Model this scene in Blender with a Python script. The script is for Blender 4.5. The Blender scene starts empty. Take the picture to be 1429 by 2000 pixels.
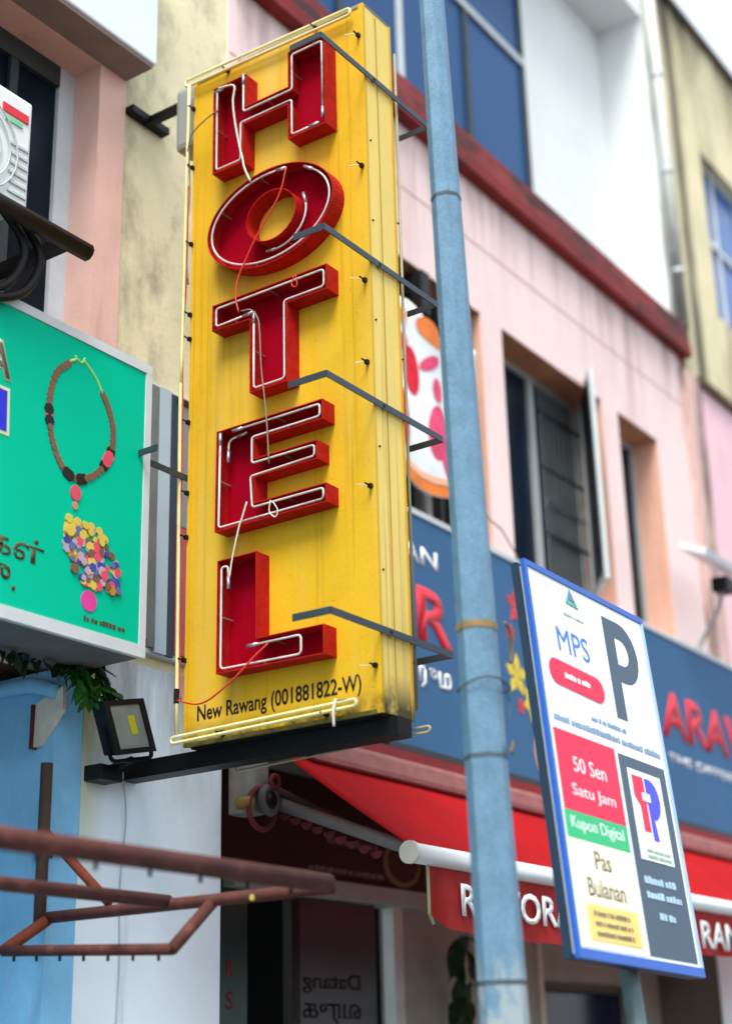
import bpy, bmesh, math, random
from mathutils import Vector, Matrix
random.seed(7)
S = bpy.context.scene
COL = S.collection

# ------------------------------------------------------------------ camera
cam_data = bpy.data.cameras.new('camera'); cam = bpy.data.objects.new('camera', cam_data); COL.objects.link(cam)
YAW, PIT, ROL = 0.60217, 0.35313, -0.02590          # X runs along the facades, Y into them
cy, sy, cp, sp = math.cos(YAW), math.sin(YAW), math.cos(PIT), math.sin(PIT)
fw = Vector((cy*cp, sy*cp, sp)); rt = Vector((sy, -cy, 0)); up = rt.cross(fw)
cr_, sr_ = math.cos(ROL), math.sin(ROL)
r2 = cr_*rt + sr_*up; u2 = -sr_*rt + cr_*up
cam.matrix_world = Matrix(((r2.x, u2.x, -fw.x, 0), (r2.y, u2.y, -fw.y, 0), (r2.z, u2.z, -fw.z, 1.6), (0, 0, 0, 1)))
cam_data.sensor_fit = 'VERTICAL'; cam_data.sensor_height = 24.0
cam_data.lens = 24.0*2980.85/2000.0
cam_data.clip_start = 0.05; cam_data.clip_end = 2000
cam_data.dof.use_dof = True; cam_data.dof.focus_distance = 6.75; cam_data.dof.aperture_fstop = 0.56
S.camera = cam

# ------------------------------------------------------------------ sky, sun, exposure
W = bpy.data.worlds.new('World'); S.world = W; W.use_nodes = True
nt = W.node_tree; nt.nodes.clear()
SUN_EL, SUN_AZ = 58, 205        # azimuth measured ccw from +X
sky = nt.nodes.new('ShaderNodeTexSky'); sky.sky_type = 'NISHITA'; sky.sun_disc = False
sky.sun_elevation = math.radians(SUN_EL); sky.sun_rotation = math.radians(90-SUN_AZ)
sky.air_density = 1.0; sky.dust_density = 4.0; sky.ozone_density = 1.0
mixw = nt.nodes.new('ShaderNodeMix'); mixw.data_type = 'RGBA'
mixw.inputs['Factor'].default_value = 0.78          # an even cloud layer over the clear sky
mixw.inputs[7].default_value = (2.85, 3.05, 3.2, 1)
bg = nt.nodes.new('ShaderNodeBackground'); bg.inputs['Strength'].default_value = 0.15
wo = nt.nodes.new('ShaderNodeOutputWorld')
nt.links.new(sky.outputs[0], mixw.inputs[6])
nt.links.new(mixw.outputs[2], bg.inputs['Color']); nt.links.new(bg.outputs[0], wo.inputs[0])
sd = bpy.data.lights.new('sun', 'SUN'); sd.energy = 1.5; sd.angle = math.radians(25); sd.color = (1.0, 0.96, 0.9)
sun = bpy.data.objects.new('sun', sd); COL.objects.link(sun)
el, az = math.radians(SUN_EL), math.radians(SUN_AZ)
sdir = Vector((math.cos(el)*math.cos(az), math.cos(el)*math.sin(az), math.sin(el)))
sun.rotation_euler = sdir.to_track_quat('Z', 'Y').to_euler(); sun.location = (0, -5, 20)
S.view_settings.view_transform = 'Standard'; S.view_settings.look = 'None'
S.view_settings.exposure = 1.6; S.view_settings.gamma = 1.0; S.view_settings.use_curve_mapping = False

# ------------------------------------------------------------------ materials
def lin(h):
    h = h.lstrip('#'); o = []
    for i in (0, 2, 4):
        c = int(h[i:i+2], 16)/255.0
        o.append(c/12.92 if c <= 0.04045 else ((c+0.055)/1.055)**2.4)
    return (*o, 1.0)
MATS = {}
def M(name, col, rough=.6, metal=0., var=.12, ns=5., spots=0., spot_col='#2a2a26', spot_scale=(7, 7, .9), spot_cut=.55,
      bump=0., bump_scale=40., spec=.3, trans=0., extra=None, fine=0.):
    if name in MATS: return MATS[name]
    m = bpy.data.materials.new(name); m.use_nodes = True; n = m.node_tree.nodes; l = m.node_tree.links
    b = n['Principled BSDF']; out = n['Material Output']
    b.inputs['Roughness'].default_value = rough; b.inputs['Metallic'].default_value = metal
    b.inputs['Specular IOR Level'].default_value = spec
    geo = n.new('ShaderNodeNewGeometry')
    c = lin(col)
    def noise(scale, vec=None, detail=5., rough_=.6):
        t = n.new('ShaderNodeTexNoise'); t.inputs['Scale'].default_value = scale; t.inputs['Detail'].default_value = detail
        t.inputs['Roughness'].default_value = rough_; l.new(vec or geo.outputs['Position'], t.inputs['Vector']); return t.outputs['Fac']
    def ramp(src, a, bb, va=(0, 0, 0, 1), vb=(1, 1, 1, 1)):
        r = n.new('ShaderNodeValToRGB'); r.color_ramp.elements[0].position = a; r.color_ramp.elements[1].position = bb
        r.color_ramp.elements[0].color = va; r.color_ramp.elements[1].color = vb; l.new(src, r.inputs[0]); return r.outputs[0]
    def mix(a, bb, f, mode='MIX'):
        x = n.new('ShaderNodeMix'); x.data_type = 'RGBA'; x.blend_type = mode
        for s, i in ((f, 0), (a, 6), (bb, 7)):
            if hasattr(s, 'links') or hasattr(s, 'is_linked'): l.new(s, x.inputs[i])
            else: x.inputs[i].default_value = s
        return x.outputs[2]
    def scaled(sc):
        v = n.new('ShaderNodeVectorMath'); v.operation = 'MULTIPLY'; v.inputs[1].default_value = sc
        l.new(geo.outputs['Position'], v.inputs[0]); return v.outputs[0]
    k0, k1 = 1-var, 1+var
    cur = ramp(noise(ns), .3, .7, (c[0]*k0, c[1]*k0, c[2]*k0, 1), (min(c[0]*k1, 1), min(c[1]*k1, 1), min(c[2]*k1, 1), 1))
    if fine:
        f2 = ramp(noise(90., None, 3.), .3, .72, (1-fine,)*3+(1,), (1+fine*.5,)*3+(1,))
        cur = mix(cur, f2, 1.0, 'MULTIPLY')
    if spots:
        f = ramp(noise(1.0, scaled(spot_scale), 6., .65), spot_cut, spot_cut+.16)
        mm = n.new('ShaderNodeMath'); mm.operation = 'MULTIPLY'; mm.inputs[1].default_value = spots; l.new(f, mm.inputs[0])
        cur = mix(cur, lin(spot_col), mm.outputs[0])
    if extra: cur = extra(n, l, geo, cur, noise, ramp, mix, scaled)
    l.new(cur, b.inputs['Base Color'])
    if bump:
        bp = n.new('ShaderNodeBump'); bp.inputs['Strength'].default_value = bump; bp.inputs['Distance'].default_value = .01
        l.new(noise(bump_scale), bp.inputs['Height']); l.new(bp.outputs[0], b.inputs['Normal'])
    if trans:
        tr = n.new('ShaderNodeBsdfTranslucent'); l.new(cur, tr.inputs['Color'])
        ms = n.new('ShaderNodeMixShader'); ms.inputs[0].default_value = trans
        l.new(b.outputs[0], ms.inputs[1]); l.new(tr.outputs[0], ms.inputs[2]); l.new(ms.outputs[0], out.inputs[0])
    MATS[name] = m
    return m

def axis_mask(n, l, geo, axis, a, b):
    s = n.new('ShaderNodeSeparateXYZ'); l.new(geo.outputs['Position'], s.inputs[0])
    r = n.new('ShaderNodeMapRange'); r.inputs[1].default_value = a; r.inputs[2].default_value = b
    l.new(s.outputs[axis], r.inputs[0]); return r.outputs[0]
def mul(n, l, a, b):
    x = n.new('ShaderNodeMath'); x.operation = 'MULTIPLY'
    for i, s in ((0, a), (1, b)):
        if hasattr(s, 'is_linked'): l.new(s, x.inputs[i])
        else: x.inputs[i].default_value = s
    return x.outputs[0]

# ------------------------------------------------------------------ mesh helpers
ORG = {}
def org(p): return ORG.get(p.name, Vector((0, 0, 0))) if p else Vector((0, 0, 0))
class MB:
    def __init__(s): s.bm = bmesh.new()
    def box(s, x0, x1, y0, y1, z0, z1, bev=0.):
        vs = [s.bm.verts.new(p) for p in ((x0, y0, z0), (x1, y0, z0), (x1, y1, z0), (x0, y1, z0), (x0, y0, z1), (x1, y0, z1), (x1, y1, z1), (x0, y1, z1))]
        fs = [s.bm.faces.new([vs[i] for i in q]) for q in ((0, 3, 2, 1), (4, 5, 6, 7), (0, 1, 5, 4), (1, 2, 6, 5), (2, 3, 7, 6), (3, 0, 4, 7))]
        if bev:
            es = list({e for f in fs for e in f.edges})
            bmesh.ops.bevel(s.bm, geom=es, offset=bev, segments=2, affect='EDGES', profile=.6)
        return s
    def quad(s, *pts):
        s.bm.faces.new([s.bm.verts.new(p) for p in pts]); return s
    def obox(s, o, a, b, c):
        o, a, b, c = map(Vector, (o, a, b, c))
        vs = [s.bm.verts.new(p) for p in (o, o+a, o+a+b, o+b, o+c, o+a+c, o+a+b+c, o+b+c)]
        for q in ((0, 3, 2, 1), (4, 5, 6, 7), (0, 1, 5, 4), (1, 2, 6, 5), (2, 3, 7, 6), (3, 0, 4, 7)): s.bm.faces.new([vs[i] for i in q])
        return s
    def beam(s, p, q, w, h, upv=(0, 0, 1)):
        p, q = Vector(p), Vector(q); d = q-p; dn = d.normalized(); u = Vector(upv)
        sx = dn.cross(u)
        if sx.length < 1e-4: sx = dn.cross(Vector((1, 0, 0)))
        sx.normalize(); uz = sx.cross(dn).normalized()
        return s.obox(p-sx*w/2-uz*h/2, d, sx*w, uz*h)
    def tube(s, path, r, n=8, closed=False, cap=True, r1=None):
        P = [Vector(p) for p in path]; m = len(P); rings = []
        up_ = None
        for i, p in enumerate(P):
            if closed: t = (P[(i+1) % m]-P[i-1])
            else: t = P[min(i+1, m-1)]-P[max(i-1, 0)]
            if t.length < 1e-9: t = Vector((0, 0, 1))
            t.normalize()
            if up_ is None:
                up_ = Vector((0, 0, 1)) if abs(t.z) < .9 else Vector((1, 0, 0))
            a = t.cross(up_)
            if a.length < 1e-5: a = t.cross(Vector((0, 1, 0)))
            a.normalize(); b = a.cross(t).normalized(); up_ = b
            rr = r if r1 is None else r+(r1-r)*i/max(1, m-1)
            rings.append([s.bm.verts.new(p+a*math.cos(2*math.pi*k/n)*rr+b*math.sin(2*math.pi*k/n)*rr) for k in range(n)])
        for i in range(m if closed else m-1):
            A, B = rings[i], rings[(i+1) % m]
            for k in range(n): s.bm.faces.new((A[k], A[(k+1) % n], B[(k+1) % n], B[k]))
        if cap and not closed:
            s.bm.faces.new(rings[0][::-1]); s.bm.faces.new(rings[-1])
        return s
    def poly(s, pts, ext=None):
        """flat n-gon, optionally extruded by vector ext"""
        A = [s.bm.verts.new(p) for p in pts]; s.bm.faces.new(A)
        if ext is not None:
            e = Vector(ext); B = [s.bm.verts.new(Vector(p)+e) for p in pts]; s.bm.faces.new(B[::-1]); m = len(A)
            for i in range(m): s.bm.faces.new((A[i], B[i], B[(i+1) % m], A[(i+1) % m]))
        return s
    def build(s, name, m, parent=None, smooth=False, fix=True):
        if fix: bmesh.ops.recalc_face_normals(s.bm, faces=s.bm.faces)
        o_ = org(parent)
        bmesh.ops.translate(s.bm, verts=s.bm.verts, vec=-o_)
        me = bpy.data.meshes.new(name); s.bm.to_mesh(me); s.bm.free()
        if smooth:
            for p in me.polygons: p.use_smooth = True
        ob = bpy.data.objects.new(name, me); COL.objects.link(ob)
        if m: me.materials.append(m)
        if parent: ob.parent = parent
        ORG[ob.name] = o_
        return ob
def thing(name, label, cat, loc, group=None):
    o = bpy.data.objects.new(name, None); COL.objects.link(o); o.location = loc; o.empty_display_size = .1
    o['label'] = label; o['category'] = cat
    if group: o['group'] = group
    ORG[o.name] = Vector(loc); return o
def tag(o, label, cat, group=None, kind=None):
    if kind: o['kind'] = kind
    if label: o['label'] = label
    if cat: o['category'] = cat
    if group: o['group'] = group
    return o
def B(name, m, parent, *a, bev=0.): return MB().box(*a, bev=bev).build(name, m, parent)
def fillet(pts, r, seg=4, closed=False):
    P = [Vector(p) for p in pts]; out = []; m = len(P)
    for i, p in enumerate(P):
        if not closed and i in (0, m-1): out.append(p); continue
        a, b = P[i-1]-p, P[(i+1) % m]-p
        rr = min(r, a.length*.45, b.length*.45); A = p+a.normalized()*rr; C = p+b.normalized()*rr
        for k in range(seg+1):
            t = k/seg; out.append(A*(1-t)**2+p*2*t*(1-t)+C*t*t)
    return out
def smooth_path(pts, k=6):
    P = [Vector(p) for p in pts]; P = [2*P[0]-P[1]]+P+[2*P[-1]-P[-2]]; out = []
    for i in range(1, len(P)-2):
        for j in range(k):
            t = j/k; a, b, c, d = P[i-1:i+3]
            out.append(.5*((2*b)+(c-a)*t+(2*a-5*b+4*c-d)*t*t+(3*b-a-3*c+d)*t**3))
    out.append(P[-2]); return out
_tc = {}
def text_mesh(txt, off=0.0):
    cu = bpy.data.curves.new('txt', 'FONT'); cu.body = txt; cu.offset = off; cu.resolution_u = 3
    ob = bpy.data.objects.new('txt', cu); COL.objects.link(ob)
    dg = bpy.context.evaluated_depsgraph_get(); dg.update()
    me = bpy.data.meshes.new_from_object(ob.evaluated_get(dg)); bpy.data.objects.remove(ob); bpy.data.curves.remove(cu)
    return me
def text(name, txt, m, parent, o, u, v, w, h, off=0., thick=.002, mirror=False):
    """lettering fitted into a w x h rectangle whose lower left corner is o, u to the right, v up; stands thick proud"""
    me = text_mesh(txt, off); o, u, v = Vector(o), Vector(u).normalized(), Vector(v).normalized(); nn = u.cross(v)
    xs = [p.co.x for p in me.vertices]; ys = [p.co.y for p in me.vertices]
    x0, x1, y0, y1 = min(xs), max(xs), min(ys), max(ys); oo = org(parent)
    for p in me.vertices:
        a = (p.co.x-x0)/(x1-x0)*w; b = (p.co.y-y0)/(y1-y0)*h
        if mirror: a = w-a
        p.co = o+u*a+v*b+nn*thick-oo
    bm = bmesh.new(); bm.from_mesh(me)
    ext = bmesh.ops.extrude_face_region(bm, geom=list(bm.faces))
    bmesh.ops.translate(bm, verts=[g for g in ext['geom'] if isinstance(g, bmesh.types.BMVert)], vec=-nn*(thick*.9))
    bmesh.ops.recalc_face_normals(bm, faces=bm.faces)
    me2 = bpy.data.meshes.new(name); bm.to_mesh(me2); bm.free(); bpy.data.meshes.remove(me)
    ob = bpy.data.objects.new(name, me2); COL.objects.link(ob); me2.materials.append(m); ob.parent = parent; ORG[ob.name] = oo
    return ob
def wall(name, m, parent, x0, x1, z0, z1, yf, yb, holes=()):
    """wall slab between y planes with rectangular openings (x0,x1,z0,z1) and their reveals"""
    xs = sorted({x0, x1, *[h[0] for h in holes], *[h[1] for h in holes]}); zs = sorted({z0, z1, *[h[2] for h in holes], *[h[3] for h in holes]})
    b = MB()
    def solid(i, j):
        if i < 0 or j < 0 or i >= len(xs)-1 or j >= len(zs)-1: return False
        cx, cz = (xs[i]+xs[i+1])/2, (zs[j]+zs[j+1])/2
        return not any(h[0] < cx < h[1] and h[2] < cz < h[3] for h in holes)
    for i in range(len(xs)-1):
        for j in range(len(zs)-1):
            if not solid(i, j): continue
            a, c, d, e = xs[i], xs[i+1], zs[j], zs[j+1]
            b.quad((a, yf, d), (c, yf, d), (c, yf, e), (a, yf, e)); b.quad((c, yb, d), (a, yb, d), (a, yb, e), (c, yb, e))
            if not solid(i-1, j): b.quad((a, yb, d), (a, yf, d), (a, yf, e), (a, yb, e))
            if not solid(i+1, j): b.quad((c, yf, d), (c, yb, d), (c, yb, e), (c, yf, e))
            if not solid(i, j-1): b.quad((a, yb, d), (c, yb, d), (c, yf, d), (a, yf, d))
            if not solid(i, j+1): b.quad((a, yf, e), (c, yf, e), (c, yb, e), (a, yb, e))
    bmesh.ops.remove_doubles(b.bm, verts=b.bm.verts, dist=1e-5)
    return b.build(name, m, parent)

# material set -------------------------------------------------------------
def top_stain(zmax, depth, colr, amount=1., sc=(3, 3, .35), cut=.42, xr=None):
    def f(n, l, geo, cur, noise, ramp, mix, scaled):
        g = axis_mask(n, l, geo, 2, zmax-depth, zmax)
        s = ramp(noise(1.0, scaled(sc), 6., .7), cut, cut+.2)
        f_ = mul(n, l, mul(n, l, g, s), amount)
        return mix(cur, lin(colr), f_)
    return f
pinkwall = M('pink_plaster', '#eed5d2', .85, var=.05, ns=1.2, spots=.45, spot_col='#bb9088', spot_scale=(2.4, 2.4, .3), spot_cut=.55, bump=.15, bump_scale=25, extra=top_stain(7.72, 1.0, '#7d6660', .6, (7, 7, .5), .46))
pinkreveal = pinkwall
def column_algae_grey(n, l, geo, cur, noise, ramp, mix, scaled):  # algae on the left edge, streaky grey stronger towards the top
    x = axis_mask(n, l, geo, 0, 4.90, 4.78); z = axis_mask(n, l, geo, 2, 2.2, 3.3)
    f1 = mul(n, l, mul(n, l, x, z), ramp(noise(3.0), .25, .5)); cur = mix(cur, lin('#a9b04a'), f1)
    zz = axis_mask(n, l, geo, 2, 2.75, 3.2); s = ramp(noise(1., scaled((4, 4, .5)), 6., .7), .35, .6)
    return mix(cur, lin('#77736a'), mul(n, l, mul(n, l, zz, s), .75))
white_col = M('white_column_paint', '#deedf8', .8, var=.05, ns=2., spots=.35, spot_col='#8d8f8c', spot_scale=(9, 9, .6), spot_cut=.6, bump=.2, extra=column_algae_grey)
cream_col = M('cream_plaster', '#e3d9b4', .85, var=.08, ns=2., spots=.75, spot_col='#8d8570', spot_scale=(2.6, 2.6, 1.3), spot_cut=.53, bump=.4, bump_scale=18)
def black_streaks(n, l, geo, cur, noise, ramp, mix, scaled):
    s = ramp(noise(1., scaled((2.1, 2.1, .3)), 8., .75), .48, .66); cur = mix(cur, lin('#8d8068'), mul(n, l, s, .7))
    b1 = mul(n, l, axis_mask(n, l, geo, 0, 12.52, 12.62), axis_mask(n, l, geo, 0, 12.86, 12.72)); b1 = mul(n, l, b1, ramp(noise(1., scaled((6, 6, .5)), 6., .7), .28, .5)); cur = mix(cur, lin('#3f3932'), mul(n, l, b1, .9))
    g = axis_mask(n, l, geo, 2, 10.9, 12.1); s2 = ramp(noise(1., scaled((3, 3, .5)), 6., .7), .32, .6)
    return mix(cur, lin('#3a342e'), mul(n, l, mul(n, l, g, s2), .9))
cream_right = M('stained_cream_plaster', '#e0d6b0', .9, var=.08, ns=2., bump=.3, bump_scale=18, extra=black_streaks)
def mould(n, l, geo, cur, noise, ramp, mix, scaled):
    s = ramp(noise(1., scaled((6., 6., .5)), 6., .7), .45, .6); return mix(cur, lin('#4b4440'), mul(n, l, s, .8))
stained_col = M('mouldy_pink_plaster', '#dcb9b0', .9, var=.1, bump=.3, extra=mould)
pink2 = M('lilac_pink_plaster', '#efc6cf', .85, var=.05, ns=1.5, spots=.2, spot_col='#a08a88', spot_scale=(4, 4, 1), bump=.15)
orange_pink = M('salmon_plaster', '#e2b9ad', .85, var=.06, ns=3., spots=.25, spot_col='#8a6a5c', spot_scale=(6, 6, .7), bump=.2)
white_wall = M('white_plaster', '#e6ecec', .85, var=.04, ns=1.5, spots=.15, spot_col='#a5aaa8', spot_scale=(4, 4, .5), bump=.1)
grey_white = M('weathered_white_plaster', '#c9cfcb', .9, var=.1, ns=3., spots=.75, spot_col='#6d716c', spot_scale=(5, 5, .6), spot_cut=.45, bump=.3)
red_ledge = M('red_ledge_paint', '#7c2022', .7, var=.25, ns=5., spots=.85, spot_col='#2a2322', spot_scale=(2.2, 2.2, 4.5), spot_cut=.5, bump=.3)
blue_glass = M('blue_tinted_glass', '#1b4c7e', .3, var=.12, ns=.7, spec=.12)
dark_glass = M('dark_window_glass', '#0a1828', .3, var=.5, ns=2.5, spec=.12)
alu = M('aluminium_frame', '#b9c3c4', .45, metal=.3, var=.06)
white_frame = M('white_window_frame', '#c9d2d6', .5, var=.06, ns=8)
dark_metal = M('dark_grille_metal', '#3d4547', .5, metal=.4, var=.15)
black_metal = M('black_steel', '#0d0f11', .5, metal=.3, var=.2, bump=.1)
yellow = M('yellow_sign_paint', '#d2a722', .55, var=.06, ns=3., spec=.15, spots=.55, spot_col='#8a6c1c', spot_scale=(19, 19, .4), spot_cut=.555, bump=.04, bump_scale=12, fine=.07,
    extra=lambda n, l, geo, cur, noise, ramp, mix, scaled: mix(
        mix(mix(cur, lin('#5a4a22'), mul(n, l, ramp(noise(26., None, 4., .7), .66, .74), .55)), lin('#3b351f'), mul(n, l, mul(n, l, axis_mask(n, l, geo, 2, 3.05, 2.965), ramp(noise(14.), .3, .55)), .95)),
        lin('#cdb25e'), mul(n, l, ramp(noise(1., scaled((4, 4.5, .3)), 5., .65), .45, .7), .6)))
yellow_side = M('yellow_side_paint', '#e8cc6c', .55, var=.05, ns=3., spots=.8, spot_col='#6d5a34', spot_scale=(30, 30, .4), spot_cut=.56, bump=.05,
    extra=lambda n, l, geo, cur, noise, ramp, mix, scaled: mix(cur, lin('#32301f'), mul(n, l, mul(n, l, axis_mask(n, l, geo, 2, 3.12, 2.98), ramp(noise(10.), .25, .5)), .95)))
crimson = M('crimson_letter_paint', '#8e021a', .7, spec=.03, var=.08, ns=6., spots=.2, spot_col='#5a0612', spot_scale=(10, 10, 2), fine=.06)
redside = M('red_letter_return', '#a81a18', .6, spec=.1, var=.22, ns=22., spots=.35, spot_col='#5a0a10', spot_scale=(9, 9, 5), bump=.25, bump_scale=30)
neon_glass = M('white_neon_glass', '#d3cdc8', .15, var=.05, spots=.6, spot_col='#6f5f5c', spot_scale=(7, 7, 9), spot_cut=.5, spec=.8)
neon_yellow = M('cream_neon_glass', '#e6e0a0', .15, var=.15, ns=6, spots=.4, spot_col='#8a8450', spot_scale=(6, 6, 6), spec=.8)
electrode = M('electrode_metal', '#b9bcc0', .3, metal=.8)
galv = M('galvanised_steel', '#668ba4', .5, metal=.15, var=.14, ns=9., spots=.3, spot_col='#4f6672', spot_scale=(26, 26, 9), spot_cut=.52, bump=.12, bump_scale=60, fine=.22,
    extra=lambda n, l, geo, cur, noise, ramp, mix, scaled: mix(cur, lin('#98a6ac'), mul(n, l, axis_mask(n, l, geo, 2, 1.98, 1.86), ramp(noise(1., scaled((14, 14, 6)), 6., .7), .42, .52))))
rust = M('rusty_pipe', '#542f2a', .8, metal=.1, var=.25, ns=14., spots=.45, spot_col='#7d5048', spot_scale=(14, 14, 14), bump=.35)
rust_or = M('orange_rust', '#6a3220', .85, var=.25, ns=20., bump=.3)
green_panel = M('green_sign_face', '#00be98', .5, var=.05, ns=1., spec=.05)
grey_panel = M('grey_blue_sign_face', '#3b638a', .6, spec=.1, var=.07, ns=.8, spots=.12, spot_col='#2f3c4c', spot_scale=(3, 3, 1))
dusty_red = M('dusty_red_cassette', '#9c6663', .7, var=.18, ns=8., spots=.35, spot_col='#5a3032', spot_scale=(6, 20, 20), bump=.15)
awn_red = M('red_awning_fabric', '#cc1018', .8, var=.1, ns=2.5, trans=.5, bump=.1, bump_scale=14)
awn_val = M('red_valance_fabric', '#a82a2a', .85, var=.15, ns=5., trans=.25)
white_metal = M('white_powder_coat', '#dfe8ee', .4, var=.04)
black = M('black_plastic', '#0b0c0e', .5, var=.1)
fiveft = M('grey_soffit_plaster', '#8b8a84', .9, var=.1)
asphalt = M('asphalt', '#3f3f40', .95, var=.2, ns=20, bump=.3)
paving = M('pavement_concrete', '#8e8a82', .9, var=.1, ns=8, bump=.2)
txt_black = M('black_lettering', '#141210', .6)
txt_white = M('white_lettering', '#e8eef0', .6)
txt_red = M('red_lettering', '#d8303e', .55, var=.06)
txt_navy = M('navy_lettering', '#31455c', .6)
wire_red = M('red_wire', '#d0442a', .5); wire_white = M('white_wire', '#dcd6c8', .5); wire_grey = M('grey_wire', '#857a66', .6)
leafm = M('dark_leaf', '#123018', .45, var=.3, ns=8.); leafg = M('fern_leaf', '#1f5a14', .5, var=.35, ns=12.)
blue_paint = M('blue_wall_paint', '#80c2ea', .75, var=.14, ns=3., spots=.4, spot_col='#a9cbe0', spot_scale=(22, 22, 5), spot_cut=.55, bump=.3)

# ------------------------------------------------------------------ ground
tag(MB().box(-60, 90, -60, 2.45, -.3, 0).build('street', asphalt), 'dark asphalt street in front of the shops', None, kind='structure')
tag(MB().box(-60, 90, 2.45, 9, -.3, .13, bev=.01).build('pavement', paving), 'concrete walkway in front of the shops', None, kind='structure')

D = 4.8
# ------------------------------------------------------------------ pink shophouse (middle)
ph = thing('shophouse', 'pink plastered shophouse with a red ledge and blue glass windows above', 'building', (8.9, 6.0, .13))
W0, W1, W2 = (6.9, 8.483, 4.9, 6.665), (8.775, 10.365, 4.9, 6.665), (10.66, 11.43, 4.9, 6.665)
wall('facade_wall', pinkwall, ph, 5.69, 12.1, 3.3, 7.80, D, D+.25, [W0, W1, W2])
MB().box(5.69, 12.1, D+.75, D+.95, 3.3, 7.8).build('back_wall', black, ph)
# plaster joint lines on the pink wall (shallow raised beads)
B('plaster_joint', orange_pink, ph, 5.7, 12.08, D-.004, D+.01, 7.215, 7.227)
# ledge
lg = MB().box(5.70, 12.2, 4.70, 4.86, 7.72, 7.84, bev=.01).build('ledge', red_ledge, ph)
MB().obox((5.70, 4.715, 7.838), (6.5, 0, 0), (0, .58, .03), (0, 0, .19)).build('ledge_tile', M('dusty_ledge_tile', '#84383a', .85, var=.3, ns=6, spots=.9, spot_col='#3a302e', spot_scale=(1.6, 1.6, 5), spot_cut=.46, bump=.4), ph)
# floor slab/recess of upper storey
MB().box(5.69, 12.05, 5.28, 5.4, 7.8, 12.2).build('upper_wall', white_wall, ph)
MB().box(5.69, 12.05, 4.8, 5.28, 11.47, 12.2).build('soffit', white_wall, ph)
MB().box(12.05, 12.26, 4.82, 5.4, 7.98, 12.2).build('pier', white_wall, ph); MB().box(12.06, 12.259, 4.80, 4.82, 7.98, 12.2).build('pier_front', grey_white, ph)
MB().box(5.69, 5.9, 4.80, 5.4, 7.98, 12.2).build('pier', grey_white, ph)
# blue glazing in the recess
xm = [5.95, 6.62, 7.42, 8.22, 9.23, 10.22]
for i in range(len(xm)-1):
    for (z0, z1) in ((8.02, 9.98), (10.04, 11.44)):
        w = MB().box(xm[i]+.03, xm[i+1]-.03, 5.235, 5.25, z0, z1).build('window_pane', blue_glass, ph)
for i, x in enumerate(xm):
    B('window_mullion', white_frame if i == 3 else dark_metal, ph, x-.032, x+.032, 5.21, 5.262, 8.0, 11.46)
B('window_transom', alu, ph, 5.95, 10.25, 5.205, 5.258, 9.975, 10.045)
B('roof_parapet', cream_right, ph, 5.69, 12.26, 4.86, 5.3, 12.2, 12.6)

def casement(parent, h, yw, mulls, tint=dark_glass):
    x0, x1, z0, z1 = h
    MB().box(x0, x1, yw+.028, yw+.034, z0, z1).build('window_pane', tint, parent)
    fr = MB()
    fr.box(x0, x1, yw, yw+.05, z1-.045, z1); fr.box(x0, x1, yw, yw+.05, z0, z0+.045); fr.box(x0, x0+.045, yw+.001, yw+.049, z0+.045, z1-.045); fr.box(x1-.045, x1, yw+.001, yw+.049, z0+.045, z1-.045)
    f = fr.build('window_frame', alu, parent)
    for x in mulls: MB().box(x-.035, x+.035, yw-.004, yw+.046, z0+.04, z1-.04).build('mullion', alu, f)
    return f
f0 = casement(ph, W0, 5.03, [7.45, 8.0]); f1 = casement(ph, W1, 5.03, [9.6]); f2 = casement(ph, W2, 5.03, [11.05])
brown_head = M('brown_reveal', '#b08666', .85, var=.15, ns=5., spots=.4, spot_col='#7a5034', spot_scale=(5, 9, 5)); salm = M('salmon_reveal', '#e0b09a', .85, var=.06, ns=4., spots=.3, spot_col='#b98a72', spot_scale=(5, 5, .8))
for h in (W0, W1, W2):  # thin colour panels laid over the pink reveals: brown heads, salmon right sides
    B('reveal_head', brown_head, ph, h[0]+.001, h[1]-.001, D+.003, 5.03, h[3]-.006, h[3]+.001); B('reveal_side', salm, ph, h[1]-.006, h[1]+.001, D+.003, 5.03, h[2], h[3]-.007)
# grille in W1
gr = MB().box(9.64, 10.32, 4.985, 5.0, 5.9, 5.92).build('window_grille', dark_metal, ph)
proto = None
for k in range(9):
    x = 9.66+k*.082
    if proto is None:
        proto = MB().box(-.0045, .0045, -.004, .004, 0, 1.7).build('grille_bar', M('grey_grille_bar', '#8a9494', .5, metal=.2), gr); o = proto
    else:
        o = proto.copy(); COL.objects.link(o); o.parent = gr
    o.location = Vector((x, 4.992, 4.93))
for z in (5.35, 6.35): B('grille_rail', dark_metal, gr, 9.64, 10.34, 4.975, 4.985, z, z+.03)
for k in range(8):
    MB().tube([(9.701+k*.082+.024*math.cos(a), 4.985, 5.62+.024*math.sin(a)) for a in [i*math.pi/4 for i in range(8)]], .005, 5, closed=True).build('grille_scroll', dark_metal, gr)
# open casement sash
sa = MB(); A0 = Vector((10.33, 5.00, 5.0)); du = Vector((-.47, -.35, 0)); nrm = Vector((.35, -.47, 0)).normalized()*.035
sa.obox(A0, du, nrm, (0, 0, .06)); sa.obox(A0+Vector((0, 0, 1.66)), du, nrm, (0, 0, .06)); sa.obox(A0+Vector((0, 0, .06)), du*.12, nrm, (0, 0, 1.6)); sa.obox(A0+du*.88+Vector((0, 0, .06)), du*.12, nrm, (0, 0, 1.6))
s_ = sa.build('window_sash', alu, ph)
MB().obox(A0+du*.12+nrm*.4+Vector((0, 0, .06)), du*.76, nrm*.2, (0, 0, 1.6)).build('pane', dark_glass, s_)
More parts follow.
